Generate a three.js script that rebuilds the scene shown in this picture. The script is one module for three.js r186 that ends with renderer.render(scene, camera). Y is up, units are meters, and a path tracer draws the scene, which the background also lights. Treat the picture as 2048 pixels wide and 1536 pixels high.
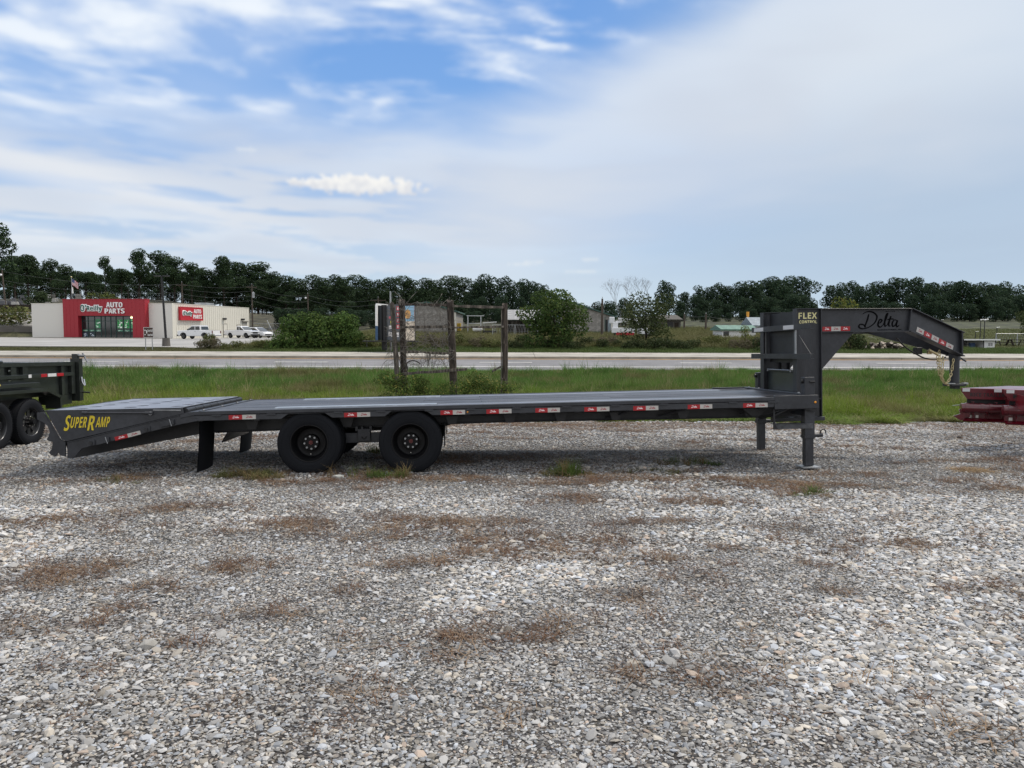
import * as THREE from 'three';
import { mergeGeometries, toCreasedNormals } from 'three/addons/utils/BufferGeometryUtils.js';
import { RoundedBoxGeometry } from 'three/addons/geometries/RoundedBoxGeometry.js';
import { TextGeometry } from 'three/addons/geometries/TextGeometry.js';
import { FontLoader } from 'three/addons/loaders/FontLoader.js';

// ------------------------------------------------------------------ camera, sky, sun, exposure
const scene = new THREE.Scene();
const camera = new THREE.PerspectiveCamera(53.08, 4 / 3, 0.1, 3000);
const EYE = 1.6;
camera.position.set(0, EYE, 0);
camera.rotation.order = 'XYZ';
camera.rotation.set(-Math.atan(108 / 1538), 0, THREE.MathUtils.degToRad(0.24));
const renderer = new THREE.WebGLRenderer({ antialias: true });
renderer.setSize(1024, 768);
renderer.toneMapping = THREE.LinearToneMapping;
renderer.toneMappingExposure = 1.13;
renderer.shadowMap.enabled = true;

function mulberry(a) { return function () { a |= 0; a = a + 0x6D2B79F5 | 0; let t = Math.imul(a ^ a >>> 15, 1 | a); t = t + Math.imul(t ^ t >>> 7, 61 | t) ^ t; return ((t ^ t >>> 14) >>> 0) / 4294967296; }; }
const clamp = (x, a = 0, b = 1) => Math.min(b, Math.max(a, x));
const sst = (a, b, x) => { const t = clamp((x - a) / (b - a)); return t * t * (3 - 2 * t); };
const mix = (a, b, t) => a + (b - a) * t;
const lin = c => { c /= 255; return c <= 0.04045 ? c / 12.92 : Math.pow((c + 0.055) / 1.055, 2.4); };
const rgb = (r, g, b) => [lin(r), lin(g), lin(b)];
const mix3 = (a, b, t) => [mix(a[0], b[0], t), mix(a[1], b[1], t), mix(a[2], b[2], t)];
function hash2(x, y, s) { let h = Math.imul(x, 374761393) ^ Math.imul(y, 668265263) ^ Math.imul(s, 974711); h = Math.imul(h ^ h >>> 13, 1274126177); return ((h ^ h >>> 16) >>> 0) / 4294967296; }
function vnoise(x, y, s = 1) {
  const xi = Math.floor(x), yi = Math.floor(y), fx = x - xi, fy = y - yi;
  const u = fx * fx * fx * (fx * (fx * 6 - 15) + 10), v = fy * fy * fy * (fy * (fy * 6 - 15) + 10);
  const a = hash2(xi, yi, s), b = hash2(xi + 1, yi, s), c = hash2(xi, yi + 1, s), d = hash2(xi + 1, yi + 1, s);
  return a + (b - a) * u + (c - a) * v + (a - b - c + d) * u * v;
}
function fbm(x, y, o = 4, s = 1) { let v = 0, a = 0.5, n = 0; for (let i = 0; i < o; i++) { v += a * vnoise(x, y, s + i * 17); n += a; a *= 0.5; const t = x * 1.6 - y * 1.2; y = x * 1.2 + y * 1.6; x = t; } return v / n; }

// the sky: air, a broad veil of high cloud, cirrus streaks and one small bright cumulus, by azimuth and elevation in degrees
const VEIL = [[-180, 30], [-90, 14], [-34, 10.6], [-25, 11.6], [-12, 13.8], [-1, 16.6], [8.4, 19.6], [15.5, 22.5], [22, 27], [40, 38], [90, 46], [180, 30]];
const lerpTab = (tab, x) => { for (let i = 1; i < tab.length; i++) if (x <= tab[i][0]) { const a = tab[i - 1], b = tab[i]; return mix(a[1], b[1], (x - a[0]) / (b[0] - a[0])); } return tab[tab.length - 1][1]; };
function skyColour(az, el) {
  const e = Math.max(el, 0);
  // clear air
  let c = mix3(rgb(193, 210, 221), rgb(126, 169, 222), sst(0, 13, e));
  c = mix3(c, rgb(108, 153, 214), sst(10, 26, e));
  c = mix3(c, rgb(112, 150, 208), sst(26, 60, e));
  // grey-blue air under the veil to the right
  const right = sst(2, 26, az) * (1 - sst(70, 130, az));
  c = mix3(c, rgb(166, 186, 207), right * 0.85 * (1 - sst(17, 30, e)) * sst(-1, 6, e));
  // wind-drawn coordinates: cloud sheet about 8 km up, streaked
  const el2 = Math.max(e, 1.2) * Math.PI / 180, a = az * Math.PI / 180;
  const R = 1 / Math.tan(el2 + 0.05), px = Math.sin(a) * R, pz = Math.cos(a) * R;
  const wx = px + 0.5 * (fbm(px * 0.7 + 3, pz * 0.7, 3, 5) - 0.5), wz = pz + 0.5 * (fbm(px * 0.7 + 9, pz * 0.7 + 4, 3, 6) - 0.5);
  const sx = wx * 0.86 + wz * 0.50, sz = -wx * 0.50 + wz * 0.86;
  const streak = fbm(sx * 1.5, sz * 3.1, 6, 31), soft = fbm(wx * 0.9 + 7, wz * 0.9, 4, 77), puffy = fbm(sx * 4.6, sz * 7.4, 6, 93);
  // veil with an uneven upper edge
  const edge = lerpTab(VEIL, az) + 5.5 * (soft - 0.5) + 5 * (streak - 0.5);
  let veil = sst(edge + 3.8, edge - 3.8, e) * (0.80 + 0.36 * (soft - 0.5));
  const low = 1 - sst(1.5, 12.5, e + (az + 8) * -0.16 + 6 * (soft - 0.5));
  veil *= 1 - 0.80 * low * sst(-6, 14, az);
  veil *= 1 - 0.55 * (1 - sst(0, 8, e)) - 0.75 * sst(0.52, 0.30, streak) * sst(2, -16, az) * sst(15, 9, e);
  const veilC = mix3(rgb(217, 223, 230), rgb(206, 212, 221), sst(0.4, 0.65, soft));
  c = mix3(c, veilC, clamp(veil));
  const over = Math.max(0.85 * sst(26, 52, e), 0.75 * sst(48, 120, Math.abs(az)));   // added bright cloud out of view, overhead and behind us, to lift the light
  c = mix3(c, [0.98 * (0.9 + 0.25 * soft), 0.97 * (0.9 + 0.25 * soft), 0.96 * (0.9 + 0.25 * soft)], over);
  // cirrus and torn puffs above the veil
  const up = sst(edge - 1, edge + 3, e);
  const band = sst(0.44, 0.70, streak * 0.48 + soft * 0.20 + puffy * 0.40);
  c = mix3(c, rgb(222, 230, 240), clamp(up * (0.82 * band + 0.20 * sst(0.35, 0.65, soft))));
  const wisp = sst(0.56, 0.70, streak * 0.45 + puffy * 0.55) * sst(9, 13, e);
  c = mix3(c, rgb(232, 238, 244), clamp(wisp * 0.55 * up));
  // long bright wisps low on the left
  const wl = Math.exp(-Math.pow((e - (10.6 - (az + 34) * 0.20 + 1.6 * (streak - 0.5))) / 1.15, 2)) * sst(-9, -27, az) * sst(-75, -55, az) + 0.8 * Math.exp(-Math.pow((e - (5.6 + 2.4 * (streak - 0.5) - (az + 30) * 0.10)) / 1.1, 2)) * sst(-19, -29, az) * sst(-75, -55, az);
  c = mix3(c, rgb(224, 227, 231), clamp(wl * 0.65));
  // the lone cumulus
  const cx = (az + 11.7) / 5.4, top = 10.15 + 0.55 * Math.sqrt(Math.max(0, 1 - cx * cx)) * (0.55 + 0.45 * sst(-1, -0.1, cx)), bl = fbm(az * 1.15, el * 1.6, 4, 51), bs = fbm(az * 3.2, el * 3.9, 4, 52);
  if (Math.abs(cx) < 1.15) {
    const ty = (el - 10.2 + 0.06 * cx) / (0.24 + 0.56 * sst(-1.0, -0.05, cx)), r = Math.sqrt(cx * cx * 0.9 + ty * ty * (ty > 0 ? 0.9 : 1.6)) + (bl - 0.5) * 0.85 + (bs - 0.5) * 0.75;
    const m = sst(1.0, 0.78, r), lit = clamp(0.5 + 0.55 * ty + 1.4 * (bs - 0.45));
    c = mix3(c, mix3(rgb(206, 208, 214), rgb(243, 240, 233), lit), m * 0.88);
  }
  // a few thin scraps near the skyline
  for (const [az0, el0, w, h] of [[1.0, 4.9, 1.4, 0.14], [5.7, 5.15, 0.7, 0.14], [5.2, 4.3, 1.9, 0.12], [-18.8, 12.2, 0.8, 0.2]]) {
    const q = Math.pow((az - az0) / w, 2) + Math.pow((el - el0 - (az - az0) * 0.06) / h, 2) + 1.6 * (bs - 0.5);
    c = mix3(c, rgb(222, 226, 228), 0.5 * sst(1, 0.2, q));
  }
  return c;
}
const SUN_AZ = 62, SUN_EL = 56;   // veiled sun behind the trailer, to the right
{
  const W = 2048, H = 1024, data = new Float32Array(W * H * 4);
  for (let j = 0; j < H; j++) {
    const el = ((j + 0.5) / H - 0.5) * 180;
    for (let i = 0; i < W; i++) {
      const th = ((i + 0.5) / W - 0.5) * 2 * Math.PI, x = Math.cos(th), z = Math.sin(th);
      const az = Math.atan2(x, -z) * 180 / Math.PI;
      let c;
      if (el > -2) {
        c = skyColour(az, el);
        // brighter haze towards the veiled sun
        const e = el * Math.PI / 180, se = SUN_EL * Math.PI / 180, cs = Math.sin(e) * Math.sin(se) + Math.cos(e) * Math.cos(se) * Math.cos((az - SUN_AZ) * Math.PI / 180);
        const g = 1 + 0.9 * Math.pow(Math.max(0, cs), 12);
        c = [c[0] * g, c[1] * g, c[2] * g];
      } else c = [0.16, 0.16, 0.15];
      data.set([c[0], c[1], c[2], 1], (j * W + i) * 4);
    }
  }
  const tex = new THREE.DataTexture(data, W, H, THREE.RGBAFormat, THREE.FloatType);
  tex.mapping = THREE.EquirectangularReflectionMapping; tex.colorSpace = THREE.LinearSRGBColorSpace;
  tex.magFilter = tex.minFilter = THREE.LinearFilter; tex.needsUpdate = true;
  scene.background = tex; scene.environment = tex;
}

const sun = new THREE.DirectionalLight(new THREE.Color(1, 0.91, 0.78), 2.3);
{
  const a = SUN_AZ * Math.PI / 180, e = SUN_EL * Math.PI / 180;
  sun.position.set(Math.sin(a) * Math.cos(e) * 120, Math.sin(e) * 120, -Math.cos(a) * Math.cos(e) * 120 - 12);
  sun.target.position.set(0, 0, -12); scene.add(sun, sun.target);
  sun.castShadow = true; sun.shadow.radius = 15; sun.shadow.mapSize.set(4096, 4096);
  Object.assign(sun.shadow.camera, { left: -60, right: 60, top: 60, bottom: -60, near: 1, far: 320 });
}

// ------------------------------------------------------------------ helpers
const font = await new FontLoader().loadAsync('fonts/droid/droid_sans_bold.typeface.json');
const fontSerif = await new FontLoader().loadAsync('fonts/droid/droid_serif_bold.typeface.json');
const used = {};
function numbered(n) { n = n.replace(/_\d{3}$/, ''); const k = used[n] = (used[n] ?? -1) + 1; return k ? `${n}_${String(k).padStart(3, '0')}` : n; }
function tag(o, label, category, group, kind) { if (label) o.userData.label = label; if (category) o.userData.category = category; if (group) o.userData.group = group; if (kind) o.userData.kind = kind; return o; }
function thing(name, label, category, pos = [0, 0, 0], turn = 0, group) { const o = new THREE.Group(); o.name = numbered(name); o.position.set(...pos); o.rotation.y = turn; scene.add(o); return tag(o, label, category, group); }
function flat(g) { if (g.index) g = g.toNonIndexed(); for (const k of Object.keys(g.attributes)) if (!['position', 'normal', 'uv', 'color'].includes(k)) g.deleteAttribute(k); if (!g.attributes.normal) g.computeVertexNormals(); return g; }
function metric(g, s = 1) { // uv in metres by the dominant axis of each face
  const p = g.attributes.position, n = g.attributes.normal, uv = new Float32Array(p.count * 2);
  for (let i = 0; i < p.count; i++) {
    const ax = Math.abs(n.getX(i)), ay = Math.abs(n.getY(i)), az = Math.abs(n.getZ(i));
    let u, v; if (ay >= ax && ay >= az) { u = p.getX(i); v = p.getZ(i); } else if (ax >= az) { u = p.getZ(i); v = p.getY(i); } else { u = p.getX(i); v = p.getY(i); }
    uv[i * 2] = u * s; uv[i * 2 + 1] = v * s;
  }
  g.setAttribute('uv', new THREE.BufferAttribute(uv, 2)); return g;
}
function join(list, uvScale = 1) { const gs = [].concat(list).flat(3).map(g => { g = flat(g); if (g.attributes.color) g.deleteAttribute('color'); if (!g.attributes.uv) g.setAttribute('uv', new THREE.BufferAttribute(new Float32Array(g.attributes.position.count * 2), 2)); return g; }); return metric(gs.length > 1 ? mergeGeometries(gs) : gs[0], uvScale); }
function part(name, geo, mat, parent, label) { const m = new THREE.Mesh(Array.isArray(geo) ? join(geo) : geo, mat); m.name = name; m.castShadow = m.receiveShadow = true; (parent || scene).add(m); if (label) m.userData.label = label; return m; }
function piece(name, geo, mat, label, category, group) { const m = part(numbered(name), geo, mat, scene); return tag(m, label, category, group); }
const bx = (w, h, d, x = 0, y = 0, z = 0) => new THREE.BoxGeometry(w, h, d).translate(x, y, z);
const rb = (w, h, d, r, x = 0, y = 0, z = 0) => new RoundedBoxGeometry(w, h, d, 2, r).translate(x, y, z);
const span = (x0, x1, y0, y1, z0, z1) => bx(Math.abs(x1 - x0), Math.abs(y1 - y0), Math.abs(z1 - z0), (x0 + x1) / 2, (y0 + y1) / 2, (z0 + z1) / 2);
const UP = new THREE.Vector3(0, 1, 0), V3 = (x, y, z) => new THREE.Vector3(x, y, z);
function rod(a, b, r0, r1 = r0, n = 8) { const A = V3(...a), B = V3(...b), d = B.clone().sub(A), g = new THREE.CylinderGeometry(r1, r0, d.length(), n, 1); g.applyQuaternion(new THREE.Quaternion().setFromUnitVectors(UP, d.normalize())); const c = A.add(B).multiplyScalar(0.5); return g.translate(c.x, c.y, c.z); }
function beam(a, b, w, h) { const A = V3(...a), B = V3(...b), d = B.clone().sub(A), g = new THREE.BoxGeometry(w, d.length(), h); g.applyQuaternion(new THREE.Quaternion().setFromUnitVectors(UP, d.normalize())); const c = A.add(B).multiplyScalar(0.5); return g.translate(c.x, c.y, c.z); }
function tube(pts, r, n = 24, k = 6, closed = false) { return new THREE.TubeGeometry(new THREE.CatmullRomCurve3(pts.map(p => V3(...p)), closed), n, r, k, closed); }
function poly(pts, holes = []) { const s = new THREE.Shape(pts.map(p => new THREE.Vector2(p[0], p[1]))); for (const h of holes) s.holes.push(h); return s; }
function ext(shape, depth, bevel = 0, seg = 6) { return new THREE.ExtrudeGeometry(shape, { depth: Math.max(1e-4, depth - 2 * bevel), bevelEnabled: bevel > 0, bevelThickness: bevel, bevelSize: bevel, bevelOffset: -bevel, bevelSegments: 1, curveSegments: seg }).translate(0, 0, bevel); }
function letters(str, h, depth = 0.004, f = font, bevel = 0) { const g = new TextGeometry(str, { font: f, size: h, depth, curveSegments: 4, bevelEnabled: bevel > 0, bevelThickness: bevel * 0.4, bevelSize: bevel, bevelSegments: 1 }); g.computeBoundingBox(); return g; }
function fitText(str, x0, x1, y0, y1, depth = 0.004, f = font, bevel = 0) { const g = letters(str, 1, depth, f, bevel), b = g.boundingBox; g.translate(-b.min.x, -b.min.y, 0); g.scale((x1 - x0) / (b.max.x - b.min.x), (y1 - y0) / (b.max.y - b.min.y), 1); return g.translate(x0, y0, 0); }
function xf(g, rx, ry, rz, x = 0, y = 0, z = 0) { g.rotateX(rx).rotateY(ry).rotateZ(rz).translate(x, y, z); return g; }

// textures -----------------------------------------------------------------
function tex(n, fn, srgb, rep = 1) { // fn(u,v) -> [r,g,b] 0..1
  const d = new Uint8Array(n * n * 4);
  for (let j = 0; j < n; j++) for (let i = 0; i < n; i++) { const c = fn(i / n, j / n, i, j); d.set([clamp(c[0]) * 255, clamp(c[1]) * 255, clamp(c[2]) * 255, 255], (j * n + i) * 4); }
  const t = new THREE.DataTexture(d, n, n, THREE.RGBAFormat); t.wrapS = t.wrapT = THREE.RepeatWrapping; t.magFilter = THREE.LinearFilter; t.minFilter = THREE.LinearMipmapLinearFilter; t.generateMipmaps = true; if (srgb) t.colorSpace = THREE.SRGBColorSpace; t.repeat.set(rep, rep); t.needsUpdate = true; return t;
}
function pnoise(u, v, per, s) { // tileable value noise
  const x = u * per, y = v * per, xi = Math.floor(x), yi = Math.floor(y), fx = x - xi, fy = y - yi, a = fx * fx * (3 - 2 * fx), b = fy * fy * (3 - 2 * fy), w = k => ((k % per) + per) % per;
  return mix(mix(hash2(w(xi), w(yi), s), hash2(w(xi + 1), w(yi), s), a), mix(hash2(w(xi), w(yi + 1), s), hash2(w(xi + 1), w(yi + 1), s), a), b);
}
const pf = (u, v, per, s, o = 4) => { let t = 0, a = 0.5, n = 0; for (let i = 0; i < o; i++) { t += a * pnoise(u, v, per, s + i); n += a; a *= 0.55; per *= 2; } return t / n; };
function worley(u, v, per, s) { // tileable cell noise: distance, edge gap, id
  const x = u * per, y = v * per, xi = Math.floor(x), yi = Math.floor(y); let d1 = 9, d2 = 9, id = 0;
  for (let j = -1; j <= 1; j++) for (let i = -1; i <= 1; i++) { const cx = ((xi + i) % per + per) % per, cy = ((yi + j) % per + per) % per, px = xi + i + hash2(cx, cy, s), py = yi + j + hash2(cx, cy, s + 1), d = Math.hypot(px - x, py - y); if (d < d1) { d2 = d1; d1 = d; id = hash2(cx, cy, s + 2); } else if (d < d2) d2 = d; }
  return [d1, d2 - d1, id];
}
const gravelH = [], gravelC = tex(1024, (u, v) => { const w = worley(u, v, 74, 3), w2 = worley(u, v, 170, 9), e = sst(0.0, 0.22, w[1]), n = pf(u, v, 6, 40); const g = mix(0.34, 0.74, w[2]) * mix(0.42, 1, e) * (0.86 + 0.28 * w2[2]); const t = w2[2] > 0.7 ? 0.05 : 0; gravelH.push(e * (0.5 + 0.5 * w[2]) * 0.8 + 0.2 * w2[1]); return [g + t * 0.6 + 0.03 * (n - 0.5), g + t * 0.3, g - t * 0.4 + 0.01]; }, true);
const gravelB = tex(1024, (u, v, i, j) => { const h = gravelH[j * 1024 + i]; return [h, h, h]; }, false);
const soilC = tex(512, (u, v) => { const a = pf(u, v, 8, 11, 6), b = pf(u, v, 64, 21, 3); const g = 0.55 + 0.9 * (a - 0.5) + 0.5 * (b - 0.5); return [g, g, g * 0.96]; }, true);
const asphaltC = tex(512, (u, v) => { const a = pf(u, v, 4, 61, 3), b = pnoise(u, v, 256, 62), c = pf(u, v * 4, 4, 66, 3), g = 0.80 + 0.16 * (a - 0.5) + 0.16 * (b - 0.5) + 0.10 * (c - 0.5); return [g, g, g]; }, true);
const concreteC = tex(512, (u, v) => { const a = pf(u, v, 5, 71, 5), b = pnoise(u, v, 200, 72), g = 0.84 + 0.34 * (a - 0.5) + 0.08 * (b - 0.5); return [g, g * 0.995, g * 0.98]; }, true);
const concreteLow = concreteC.clone(); concreteLow.repeat.set(0.23, 0.17); concreteLow.needsUpdate = true;
const paintN = tex(256, (u, v) => { const a = pf(u, v, 6, 81, 4), g = 0.5 + 0.55 * (a - 0.5); return [g, g, g]; }, false);
const paintC = tex(256, (u, v) => { const a = pf(u, v, 5, 84, 4), b = pf(u, v, 30, 86, 2), g = 0.84 + 0.42 * (a - 0.5) + 0.14 * (b - 0.5); return [g, g, g]; }, true);
const woodC = tex(512, (u, v) => { const w = pf(u, v, 2, 91, 2) * 0.1, a = pf(u * 1, (v + w) * 1, 4, 92, 2), f = hash2(Math.floor((v + w) * 170), 3, 5) * 0.5 + pnoise(u, v, 24, 96) * 0.5, g = 0.66 + 0.75 * (a - 0.5) + 0.55 * (f - 0.5); return [g, g * 0.98, g * 0.97]; }, true);
const barkC = tex(256, (u, v) => { const f = pf(u * 3, v * 0.5, 8, 97, 4), g = 0.65 + 0.9 * (f - 0.5); return [g, g * 0.96, g * 0.92]; }, true);
const treadB = tex(128, (u, v) => { const x = u * 4, y = v * 4, k = (Math.floor(x) + Math.floor(y)) % 2, a = (x % 1) - 0.5, b = (y % 1) - 0.5, p = k ? a + b : a - b, q = k ? a - b : a + b; const m = sst(0.17, 0.10, Math.abs(p)) * sst(0.62, 0.5, Math.abs(q)); return [m, m, m]; }, false);
const std = (c, o = {}) => new THREE.MeshStandardMaterial({ color: Array.isArray(c) ? new THREE.Color(...c) : c, roughness: 0.8, ...o });
const painted = (c, r = 0.45, o = {}) => { const m = new THREE.MeshPhysicalMaterial({ color: new THREE.Color(...c), map: paintC, roughness: r, roughnessMap: null, bumpMap: paintN, bumpScale: 0.0012, ...o }); return m; };
const M = {
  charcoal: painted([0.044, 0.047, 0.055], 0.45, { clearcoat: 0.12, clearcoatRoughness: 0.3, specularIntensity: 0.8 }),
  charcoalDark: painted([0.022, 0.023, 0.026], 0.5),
  greenBlack: painted([0.020, 0.025, 0.021], 0.36, { clearcoat: 0.5, clearcoatRoughness: 0.25 }),
  toolbox: painted([0.040, 0.050, 0.050], 0.35, { clearcoat: 0.4, clearcoatRoughness: 0.25 }),
  rubber: new THREE.MeshPhysicalMaterial({ color: new THREE.Color(0.0085, 0.0095, 0.012), roughness: 0.75, specularIntensity: 0.35, bumpMap: paintN, bumpScale: 0.001 }),
  rim: painted([0.005, 0.005, 0.006], 0.5, { specularIntensity: 0.5 }),
  rimSilver: painted([0.06, 0.062, 0.066], 0.3, { metalness: 0.5 }),
  chrome: std([0.62, 0.62, 0.63], { metalness: 1, roughness: 0.2 }),
  steel: std([0.42, 0.43, 0.44], { metalness: 0.9, roughness: 0.42, map: paintC }),
  galv: std([0.55, 0.57, 0.58], { metalness: 0.6, roughness: 0.45, map: paintC }),
  gold: std([0.62, 0.52, 0.30], { metalness: 0.9, roughness: 0.35 }),
  capRed: std([0.11, 0.022, 0.02], { roughness: 0.4 }),
  yellow: std([0.66, 0.50, 0.022], { roughness: 0.5 }),
  cream: std([0.78, 0.72, 0.36], { roughness: 0.5 }),
  black: std([0.012, 0.012, 0.013], { roughness: 0.5 }),
  logo: new THREE.MeshPhysicalMaterial({ color: new THREE.Color(0.004, 0.004, 0.005), roughness: 0.9, specularIntensity: 0.2 }),
  white: std([0.78, 0.78, 0.77], { roughness: 0.45 }),
  amber: std([0.75, 0.30, 0.03], { roughness: 0.25 }),
  red: painted([0.27, 0.008, 0.02], 0.28, { clearcoat: 0.8, clearcoatRoughness: 0.15 }),
  redDark: painted([0.135, 0.005, 0.014], 0.28, { clearcoat: 0.8, clearcoatRoughness: 0.12 }),
  plank: std([0.085, 0.082, 0.088], { map: woodC, roughness: 0.34, bumpMap: woodC, bumpScale: 0.002 }),
  plank2: std([0.06, 0.058, 0.064], { map: woodC, roughness: 0.40, bumpMap: woodC, bumpScale: 0.002 }),
  plank3: std([0.11, 0.105, 0.108], { map: woodC, roughness: 0.32, bumpMap: woodC, bumpScale: 0.002 }),
  deckSteelGlare: painted([0.25, 0.27, 0.32], 0.36, { bumpMap: null, clearcoat: 0.4, clearcoatRoughness: 0.35 }),  // steel of ramp plates and strips; pale blue puts sky glare into the colour
  post: std([0.17, 0.145, 0.13], { map: barkC, roughness: 0.95, bumpMap: barkC, bumpScale: 0.01 }),
  postGrey: std([0.30, 0.28, 0.26], { map: barkC, roughness: 0.95, bumpMap: barkC, bumpScale: 0.01 }),
  twig: std([0.17, 0.155, 0.14], { roughness: 0.95 }),
  bark: std([0.085, 0.066, 0.052], { map: barkC, roughness: 0.95, bumpMap: barkC, bumpScale: 0.02 }),
  utilWood: std([0.22, 0.19, 0.165], { map: barkC, roughness: 0.95 }),
  glass: new THREE.MeshPhysicalMaterial({ color: new THREE.Color(0.012, 0.016, 0.018), roughness: 0.06, clearcoat: 1, clearcoatRoughness: 0.04 }),
  wire: std([0.11, 0.12, 0.12], { roughness: 0.8 }),
  shopGrey: std([0.62, 0.605, 0.56], { roughness: 0.8 }),
  shopCream: std([0.62, 0.60, 0.53], { roughness: 0.6 }),
  shopRed: std([0.30, 0.011, 0.022], { roughness: 0.55 }),
  signRed: std([0.42, 0.014, 0.026], { roughness: 0.45 }),
  signGreen: std([0.015, 0.10, 0.075], { roughness: 0.5 }),
  signGreenLit: std([0.02, 0.22, 0.10], { roughness: 0.4 }),
  frameDark: std([0.012, 0.045, 0.040], { roughness: 0.5 }),
  concrete: std([0.50, 0.48, 0.44], { map: concreteLow, roughness: 0.9 }),
  wallStain: std([0.16, 0.15, 0.14], { map: concreteLow, roughness: 0.95 }),
  vehWhite: painted([0.70, 0.71, 0.72], 0.3, { clearcoat: 0.8, clearcoatRoughness: 0.1, bumpMap: null, map: null }),
  brownWood: std([0.065, 0.05, 0.038], { map: barkC, roughness: 0.95 }),
  roofGrey: std([0.42, 0.42, 0.42], { roughness: 0.6, metalness: 0.3, map: paintC }),
  roofGreen: std([0.16, 0.30, 0.23], { roughness: 0.6, map: paintC }),
  roofBlue: std([0.30, 0.36, 0.40], { roughness: 0.6, map: paintC }),
  barn: std([0.22, 0.22, 0.21], { roughness: 0.9, map: barkC }),
};
M.tread = painted([0.11, 0.115, 0.125], 0.30, { bumpMap: treadB, bumpScale: 0.004, metalness: 0.2 });
M.treadSilver = std([0.42, 0.46, 0.50], { bumpMap: treadB, bumpScale: 0.004, metalness: 0.7, roughness: 0.36 });
M.rubber.name = 'rubber';

// ------------------------------------------------------------------ terrain: world x right, d = -z away from the camera
const PROFILE = [[-60, 0.9], [-30, 0.5], [0, 0], [6, -0.115], [9.4, -0.19], [12.1, -0.285], [15, -0.40], [18, -0.53], [22, -0.80], [26, -1.02], [31, -1.05], [36, -0.86], [39, -0.62], [40, -0.51], [42.3, -0.46], [49.95, -0.27], [50.4, -0.27], [56, -0.14], [62, 0.08]];
const YAW = 0.0435;                         // the road runs a little away from the camera to the right
const roadQ = (x, d) => d - YAW * x;
function pchip(tab, x) { let i = 1; while (i < tab.length - 1 && x > tab[i][0]) i++; const a = tab[i - 1], b = tab[i], t = clamp((x - a[0]) / (b[0] - a[0])); const p = tab[Math.max(0, i - 2)], n = tab[Math.min(tab.length - 1, i + 1)], h = b[0] - a[0]; const m = (p1, p2) => (p2[1] - p1[1]) / Math.max(1e-6, p2[0] - p1[0]); const m0 = m(p, b) * h, m1 = m(a, n) * h; const t2 = t * t, t3 = t2 * t; return (2 * t3 - 3 * t2 + 1) * a[1] + (t3 - 2 * t2 + t) * m0 + (-2 * t3 + 3 * t2) * b[1] + (t3 - t2) * m1; }
function groundY(x, d) {
  const q = mix(d, roadQ(x, d), sst(18, 38, d));
  if (q <= 62) return pchip(PROFILE, q) + (q > 19 && q < 41 ? 0.10 * (fbm(x * 0.25, d * 0.25, 3, 8) - 0.5) : 0);
  const left = sst(-15, -33, x), f = q - 62, px = x / Math.max(d, 1);
  const hillTop = mix(mix(5.4, 5.0, sst(-0.3, 0, px)), 9.6, sst(-0.30, -0.48, px));
  const fieldL = 0.08 + (hillTop - 0.08) * Math.pow(clamp(f / 153), 1.25), fieldR = 0.08 + 0.0335 * Math.min(f, 180);
  const open = mix(fieldL, fieldR, sst(0, 50, x)) + 0.004 * Math.max(0, d - 215);
  let lot = 0.17 + (hillTop - 0.17) * sst(132, 215, d) + 0.02 * Math.max(0, d - 215);
  if (x < -70) lot = mix(lot, (k => mix(k, lot, sst(138, 185, d)))(lerpTab([[0, 0.17], [118, 0.17], [119.2, 1.75], [126, 3.1], [129, 4.5], [200, 9.4], [400, 12]], d)), sst(-70, -72.5, x));
  return mix(open, lot, left);
}
function sheet(name, x0, x1, d0, d1, nx, nd, off, mat, opt = {}) { // a sheet laid on the terrain; with opt.road the rows follow the road
  const pos = [], uv = [], col = [], idx = [];
  for (let j = 0; j <= nd; j++) for (let i = 0; i <= nx; i++) {
    const x = opt.xs ? opt.xs[i] : mix(x0, x1, i / nx); let d = opt.ds ? opt.ds[j] : mix(d0, d1, j / nd); if (opt.road) d += YAW * x; if (opt.warp) d += opt.warp(x, j / nd);
    pos.push(x, groundY(x, d) + (typeof off === 'function' ? off(x, d) : off), -d); uv.push(x, d);
    const c = opt.col ? opt.col(x, d) : [1, 1, 1]; col.push(...c);
  }
  for (let j = 0; j < nd; j++) for (let i = 0; i < nx; i++) { const a = j * (nx + 1) + i, b = a + 1, c = a + nx + 1, e = c + 1; idx.push(a, b, c, b, e, c); }
  const g = new THREE.BufferGeometry(); g.setAttribute('position', new THREE.Float32BufferAttribute(pos, 3)); g.setAttribute('uv', new THREE.Float32BufferAttribute(uv, 2)); g.setAttribute('color', new THREE.Float32BufferAttribute(col, 3)); g.setIndex(idx); g.computeVertexNormals();
  const m = new THREE.Mesh(g, mat); m.name = name; m.receiveShadow = true; m.userData.kind = 'structure'; scene.add(m); return m;
}
const repClone = (t, r) => { const c = t.clone(); c.repeat.set(r, r); c.needsUpdate = true; return c; };
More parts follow.
